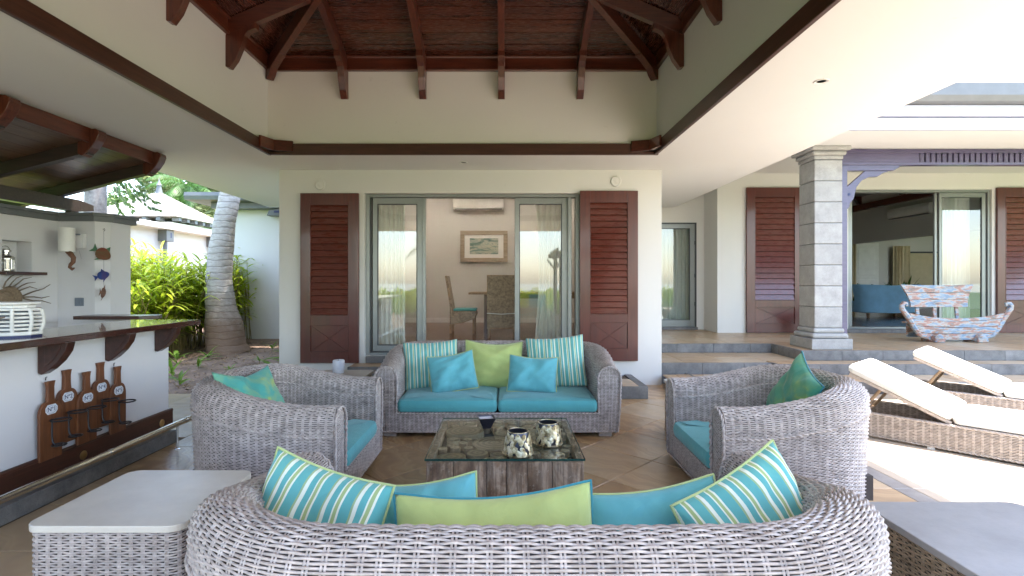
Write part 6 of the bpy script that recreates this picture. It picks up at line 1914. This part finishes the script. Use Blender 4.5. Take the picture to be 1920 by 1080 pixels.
def frond_set(parent, c, n, L, seed, name='frond', mat=None):
    """palm fronds: curved midrib with drooping leaflets, each frond one mesh"""
    rs = np.random.default_rng(seed)
    for k in range(n):
        a = 2 * math.pi * k / n + rs.uniform(-.2, .2); el = rs.uniform(-.1, 1.2); l = L * rs.uniform(.8, 1.1)
        d = np.array([math.cos(a) * math.cos(el), math.sin(a) * math.cos(el), math.sin(el)]); p = np.array(c, float)
        side0 = np.array([-math.sin(a), math.cos(a), 0.0]); V = []; Q = []; st = 22
        for i in range(st):
            d = d + np.array([0, 0, -.085]); d /= np.linalg.norm(d); p2 = p + d * l / st
            w = .012
            n0 = len(V); V += [p - side0 * w, p + side0 * w, p2 + side0 * w, p2 - side0 * w]; Q.append((n0, n0 + 1, n0 + 2, n0 + 3))
            t_ = i / st; ll = l * .24 * math.sin(math.pi * (.15 + .85 * t_) ** .8) + .05
            for sg in (-1, 1):
                for h_ in (0, .5):
                    b0 = p + (p2 - p) * h_
                    ld = side0 * sg * .8 + d * .45 + np.array([0, 0, -.35 + rs.normal(0, .1)]); ld /= np.linalg.norm(ld)
                    m1 = b0 + ld * ll * .5; m2 = b0 + ld * ll + np.array([0, 0, -.12 * ll * 2])
                    wv_ = d * .016
                    n0 = len(V); V += [b0 - wv_, b0 + wv_, m1 + wv_, m1 - wv_, m2 + wv_ * .2, m2 - wv_ * .2]
                    Q += [(n0, n0 + 1, n0 + 2, n0 + 3), (n0 + 3, n0 + 2, n0 + 4, n0 + 5)]
            p = p2
        V = np.array(V) - np.array(W[parent.name].translation)
        me = np_mesh(name, V, np.array(Q)); me.materials.append(mat or M['palmleaf'])
        o = bpy.data.objects.new(name, me); COL.objects.link(o); o.parent = parent; W[o.name] = W[parent.name]

pm = top('palm_tree', 'thick ringed palm trunk rising through the garden bed beside the bar', 'palm tree', (-5.44, 10.3, .12))
trunk_mesh('trunk', [(-5.40, 10.3, .02), (-5.45, 10.3, .22), (-5.49, 10.3, .6), (-5.56, 10.3, 1.0), (-5.60, 10.32, 1.5), (-5.58, 10.34, 2.0), (-5.52, 10.36, 2.6), (-5.42, 10.4, 3.2), (-5.25, 10.5, 4.4), (-5.1, 10.6, 6.0)],
           [.41, .36, .335, .27, .23, .225, .20, .185, .175, .16], pm, M['bark'], 24, .125, 4)
MB().lathe([(.16, 0), (.15, .5), (.06, .9)], 12, (-5.1, 10.6, 5.9)).build('crownshaft', M['palmleaf'], pm, smooth=True)
frond_set(pm, (-5.1, 10.6, 6.7), 14, 2.6, 5)

def leaf_cloud(n, ellipsoids, size, seed, dens=.55, flat=.4):
    """leaf-shaped faces through the volume of several ellipsoids"""
    rs = np.random.default_rng(seed)
    vol = np.array([e[3] * e[4] * e[5] for e in ellipsoids]); pick = rs.choice(len(ellipsoids), n, p=vol / vol.sum())
    E = np.array(ellipsoids)[pick]
    d = rs.normal(size=(n, 3)); d /= np.linalg.norm(d, axis=1, keepdims=True)
    r = rs.uniform(dens, 1.0, (n, 1)) ** .6 * (1 + .12 * np.sin(d[:, :1] * 9 + E[:, :1]) * np.cos(d[:, 2:3] * 7))
    C = E[:, :3] + d * r * E[:, 3:6]
    a = rs.normal(size=(n, 3)); a[:, 2] = a[:, 2] * flat - .25; a /= np.linalg.norm(a, axis=1, keepdims=True)
    b_ = np.cross(a, rs.normal(size=(n, 3))); b_ /= np.linalg.norm(b_, axis=1, keepdims=True)
    s = size * rs.uniform(.6, 1.3, (n, 1)); w = s * .30
    V = np.stack([C - a * s, C - b_ * w, C + a * s, C + b_ * w], 1)
    V[:, 1] += a * s * -.1; V[:, 3] += a * s * -.1
    return V.reshape(-1, 3), np.arange(n * 4).reshape(n, 4)
def cloud_obj(name, parent, VQ, mat):
    V, Q = VQ
    V = V - np.array(W[parent.name].translation)
    me = np_mesh(name, V, Q, smooth=False); me.materials.append(mat)
    o = bpy.data.objects.new(name, me); COL.objects.link(o); o.parent = parent; o['kind'] = 'stuff'; W[o.name] = W[parent.name]
    return o
def tree(name, label, base, h, r, ells, n, size, mat, seed, trunk_mat=None):
    t = top(name, label, 'tree', base)
    b_ = Vector(base)
    MB().tube([b_, b_ + Vector((.05, .1, h * .35)), b_ + Vector((.1, 0, h * .65)), b_ + Vector((0, .1, h))], [r, r * .8, r * .6, r * .3], 12).build('trunk', trunk_mat or M['bark2'], t, smooth=True)
    for i, e in enumerate(ells[:6]):
        s_ = b_ + Vector((.05, 0, h * (.35 + .08 * i))); c_ = Vector(e[:3])
        MB().tube([s_, s_.lerp(c_, .5) + Vector((0, 0, .2)), c_], [r * .4, r * .25, r * .08], 8).build('branch', trunk_mat or M['bark2'], t, smooth=True)
    cloud_obj('crown', t, leaf_cloud(n, ells, size, seed), mat)
    return t
# background trees beyond the pyramid roof house
def blob(cx, cy_, cz, r, k, seed, q=.45):
    rs = random.Random(seed); out = []
    for i in range(k):
        a = rs.uniform(0, 6.28); e = rs.uniform(-.5, 1.2); rr = r * rs.uniform(.5, .95)
        out.append((cx + rr * math.cos(a) * math.cos(e), cy_ + rr * math.sin(a) * math.cos(e), cz + rr * math.sin(e) * .8, r * q * rs.uniform(.7, 1.2), r * q * rs.uniform(.7, 1.2), r * q * rs.uniform(.5, .9)))
    return out
tree('shade_tree', 'large yellow-green garden tree right behind the pyramid roof finial', (-18.6, 30, 0), 5.5, .35, blob(-18.6, 30, 6.3, 2.6, 14, 1), 9000, .16, M['treeleaf2'], 11)
tree('shade_tree', 'dense green garden tree behind the right slope of the pyramid roof', (-15.2, 29, 0), 4.5, .3, blob(-15.2, 29, 5.0, 2.8, 14, 2), 10000, .15, M['treeleaf'], 12)
tree('shade_tree', 'dark green tree above the guest wing eave, behind the leaning palm trunk', (-12.6, 26, 0), 4.5, .3, blob(-12.4, 26, 4.8, 2.4, 12, 3), 8000, .14, M['treeleaf2'], 13)
tree('shade_tree', 'low green tree at the left behind the pyramid roof house', (-22.5, 31, 0), 4.0, .3, blob(-22.5, 31, 4.6, 2.6, 12, 7), 8000, .15, M['treeleaf'], 17)
p2 = top('palm_tree', 'slim green palm standing behind the pyramid roof house', 'palm tree', (-14.35, 24.0, 0))
trunk_mesh('trunk', [(-14.35, 24, 0), (-14.35, 24, 3), (-14.30, 24, 4.8)], [.26, .22, .17], p2, M['bark'], 12, .16, 8)
MB().lathe([(.17, 0), (.19, .3), (.12, .9)], 12, (-14.30, 24.0, 4.75)).build('crownshaft', M['palmleaf'], p2, smooth=True)
frond_set(p2, (-14.3, 24.0, 5.65), 16, 2.4, 9)
# tree with bare grey trunk just beyond the pillar, leafy twigs over the gap
nt = top('bare_trunk_tree', 'grey-barked tree just behind the bar pillar with leafy twigs hanging under the rafters', 'tree', (-7.15, 9.2, 0))
MB().tube([(-7.15, 9.2, -.05), (-7.17, 9.2, 1.5), (-7.15, 9.2, 3.2), (-7.3, 9.3, 5)], [.20, .17, .16, .12], 16).build('trunk', M['bark2'], nt, smooth=True)
MB().tube([(-7.15, 9.2, 3.0), (-6.9, 9.3, 3.7), (-6.5, 9.5, 4.0), (-6.0, 9.5, 4.1)], [.07, .05, .035, .02], 10).build('branch', M['bark2'], nt, smooth=True)
MB().tube([(-7.15, 9.2, 3.4), (-7.4, 9.1, 4.2), (-8.0, 9.0, 4.6)], [.07, .05, .02], 10).build('branch', M['bark2'], nt, smooth=True)
rs_ = random.Random(4)
for k in range(16):
    x0_ = rs_.uniform(-7.0, -6.55); z0_ = rs_.uniform(2.95, 3.5); y0_ = 9.2 + rs_.uniform(-.3, .3)
    if k > 11: x0_ = rs_.uniform(-6.6, -5.9); z0_ = rs_.uniform(3.45, 3.7)
    pts_ = [(x0_, y0_, z0_)]; dx = rs_.uniform(.02, .07)
    for i in range(7): pts_.append((pts_[-1][0] + dx, pts_[-1][1] + rs_.uniform(-.02, .02), pts_[-1][2] - rs_.uniform(.02, .07) * (1 if k <= 11 else .3)))
    tw = MB().tube(pts_, [.006, .005, .005, .004, .004, .003, .003, .002], 5).build('twig', M['bark2'], nt)
    V = []; Q = []
    for i, p in enumerate(pts_[1:]):
        for sg in (-1, 1):
            d = np.array([rs_.uniform(.2, .8), rs_.uniform(-.5, .5) * sg, -rs_.uniform(.3, 1.0)]); d /= np.linalg.norm(d); s = rs_.uniform(.09, .13)
            w = np.cross(d, [rs_.uniform(-.5, .5), 1, rs_.uniform(-.3, .3)]); w /= np.linalg.norm(w); p_ = np.array(p)
            n0 = len(V); V += [p_, p_ + d * s * .5 - w * s * .2, p_ + d * s, p_ + d * s * .5 + w * s * .2]; Q.append((n0, n0 + 1, n0 + 2, n0 + 3))
    me = np_mesh('leaves', np.array(V), np.array(Q), smooth=False); me.materials.append(M['treeleaf'])
    V2 = np.array(V) - np.array(W[nt.name].translation); me.vertices.foreach_set('co', V2.astype(np.float32).ravel())
    o = bpy.data.objects.new('leaves', me); COL.objects.link(o); o.parent = tw; o['kind'] = 'stuff'

# hedge of long bright ginger leaves
hg = top('ginger_hedge', 'bright yellow-green hedge of long narrow leaves between the bar and the palm trunk', 'hedge', (-7.3, 10.4, 0))
rs = np.random.default_rng(15); V = []; Q = []; SV = []
ns = 0
for k in range(1250):
    x = rs.uniform(-9.3, -5.7); y = rs.uniform(8.9, 12.0)
    if x > -6.05 and y < 10.9: continue
    if math.hypot(x + 7.15, y - 9.2) < .35: continue
    hgt = (1.75 + .25 * math.sin(x * 2.1) + rs.uniform(-.45, .25)) * (1.0 if y > 9.6 else .80)
    gz = ground_z(x, y); lean = rs.normal(0, .16, 2); ns += 1
    SV.append(([x, y, gz], [x + lean[0] * .5, y + lean[1] * .5, gz + hgt * .55], [x + lean[0] * 1.3, y + lean[1] * 1.3, gz + hgt * .95]))
    nl = 15
    for i in range(nl):
        t_ = .30 + .70 * i / nl
        p = np.array([x + lean[0] * t_ ** 1.5 * 1.3, y + lean[1] * t_ ** 1.5 * 1.3, gz + hgt * t_])
        a = i * math.pi + rs.normal(0, .5) + k; el = rs.uniform(.15, .95)
        d = np.array([math.cos(a) * math.cos(el), math.sin(a) * math.cos(el), math.sin(el)]); side = np.cross(d, [0, 0, 1.0]); side /= np.linalg.norm(side) + 1e-6
        L = rs.uniform(.30, .52); ww = rs.uniform(.035, .06); n0 = len(V)
        for q in range(5):
            f = q / 4; wd = ww * math.sin(math.pi * (.10 + .88 * f)) ** .8
            V += [p - side * wd / 2, p + side * wd / 2]
            d = d + np.array([0, 0, -.20]); d /= np.linalg.norm(d); p = p + d * L / 4
        for q in range(4): Q.append((n0 + 2 * q, n0 + 2 * q + 1, n0 + 2 * q + 3, n0 + 2 * q + 2))
V = np.array(V) - np.array([-7.3, 10.4, 0])
me = np_mesh('leaves', V, np.array(Q)); me.materials.append(M['hedge'])
o = bpy.data.objects.new('leaves', me); COL.objects.link(o); o.parent = hg; o['kind'] = 'stuff'
m_ = MB()
for s_ in SV: m_.tube(s_, [.009, .008, .004], 4)
m_.build('stalks', M['stalk'], hg, kind='stuff')

# seedlings on the bare soil
spots = [(-4.95, 8.5, 'broad two-leaved seedling left of the palm foot', .26), (-5.25, 9.3, 'pale seedling close to the left side of the palm foot', .24), (-5.10, 8.05, 'wide leafy seedling near the bar end on the sunlit soil', .28),
         (-4.35, 8.35, 'yellowish seedling in the middle of the sunlit soil patch', .12), (-3.95, 7.65, 'curled green seedling behind the left armchair', .20), (-4.60, 7.45, 'bent seedling on the dark soil behind the left armchair', .22),
         (-3.45, 7.95, 'arching grassy seedling beside the villa corner', .30), (-3.75, 9.3, 'grassy tuft against the villa corner at the back of the bed', .34), (-4.55, 10.3, 'small sprout right of the palm foot', .2),
         (-3.55, 8.6, 'tuft of long leaves half hidden by the villa wall', .36), (-5.55, 8.9, 'leafy sprout just right of the bar end bracket', .3), (-3.35, 7.3, 'lily-like sprout nearest the villa wall', .25), (-4.2, 9.0, 'tiny sprout in front of the palm foot', .12)]
for i, (x, y, lb, s) in enumerate(spots):
    z = ground_z(x, y)
    t = top('seedling', lb, 'plant', (x, y, z), 'seedlings in the garden bed')
    st = MB().tube([(0, 0, -.02), (.01, 0, s * .3), (.015, .01, s * .5)], [.005, .004, .003], 6).build('stem', M['stalk'], t, world=False)
    for k in range(5 + i % 4):
        V = []; Q = []; rs = np.random.default_rng(100 + i * 10 + k)
        a = rs.uniform(0, 6.28); el = rs.uniform(.4, 1.2); d = np.array([math.cos(a) * math.cos(el), math.sin(a) * math.cos(el), math.sin(el)]); side = np.array([-math.sin(a), math.cos(a), 0])
        p = np.array([0, 0, s * rs.uniform(.05, .4)]); ww = s * rs.uniform(.14, .3)
        for q in range(6):
            wd = ww * math.sin(math.pi * (.1 + .88 * q / 5)) ** .8; V += [p - side * wd / 2 + [0, 0, wd * .15], p, p + side * wd / 2 + [0, 0, wd * .15]]
            d = d + np.array([0, 0, -.16]); d /= np.linalg.norm(d); p = p + d * s * .22
        for q in range(5):
            Q += [(3 * q, 3 * q + 1, 3 * q + 4, 3 * q + 3), (3 * q + 1, 3 * q + 2, 3 * q + 5, 3 * q + 4)]
        me = np_mesh('leaf', np.array(V), np.array(Q)); me.materials.append(M['herb'])
        o = bpy.data.objects.new('leaf', me); COL.objects.link(o); o.parent = t

# palm frond tips above the far right roof
p3 = top('palm_tree', 'palm whose frond tips show above the grey gutter at the far right', 'palm tree', (28.5, 24.0, 0))
trunk_mesh('trunk', [(28.5, 24, 0), (28.5, 24, 5), (28.4, 24, 10.2)], [.3, .25, .2], p3, M['bark'], 12, .16, 9)
frond_set(p3, (28.4, 24.0, 10.2), 14, 3.0, 12)

# ================================================================ BEHIND THE CAMERA (seen only in the glass)
hb = top('sea_hedge', 'clipped green hedge along the sea side of the deck, seen in the window reflections', 'hedge', (0, -9.6, 0))
cloud_obj('leaves', hb, leaf_cloud(26000, [(x, -9.8 + .2 * math.sin(x), .55, .75, .6, .62) for x in np.arange(-9, 13, .8)], .10, 33), M['hedge'])
for i, (x, y, h) in enumerate(((-3.6, -14, 3.6), (7.0, -17, 5.0))):
    t = top('palm_tree', ('short palm beyond the sea hedge, reflected in the left pane', 'tall palm beyond the sea hedge, reflected in the salon glass')[i], 'palm tree', (x, y, -.05))
    trunk_mesh('trunk', [(x, y, -.1), (x + .1, y, h * .5), (x + .3, y, h)], [.3, .24, .18], t, M['bark'], 12, .16, 20 + i)
    frond_set(t, (x + .3, y, h), 14, 2.6, 40 + i)

gz_ = top('sea_gazebo', 'dark timber gazebo by the sea hedge, reflected in the right pane', 'gazebo', (3.4, -6.6, 0))
for x in (2.2, 4.6):
    for y in (-7.8, -5.4):
        box('post', M['barrafter'], x - .07, x + .07, y - .07, y + .07, 0, 2.5, gz_, bevel=.005)
        for s_ in (-1, 1):
            MB().tube([(x, y, 2.0), (x + s_ * .35, y, 2.45)], .035, 4).build('brace', M['barrafter'], gz_)
for y in (-7.8, -5.4): box('beam', M['barrafter'], 1.9, 4.9, y - .05, y + .05, 2.5, 2.68, gz_)
for k in range(9): box('slat', M['barrafter'], 2.0 + k * .34, 2.08 + k * .34, -8.1, -5.1, 2.685, 2.78, gz_)
for i, x in enumerate((1.2, 5.6)):
    t = top('deck_chair', ('dark deck chair at the left of the sea gazebo, seen in reflection', 'dark deck chair at the right of the sea gazebo, seen in reflection')[i], 'chair', (x, -4.6, 0))
    MB().b(-.3, .3, -.3, .3, .36, .42).build('seat', M['pipet'], t, world=False, bevel=.01)
    MB().prism([(.28, .42), (.42, 1.0), (.46, 1.0), (.34, .40)], 'x', -.3, .3).build('backrest', M['pipet'], t, world=False)
    for sx in (-.28, .28):
        for sy in (-.28, .28): MB().tube([(sx, sy, 0), (sx, sy, .36)], .02, 6).build('leg', M['alud'], t, world=False)
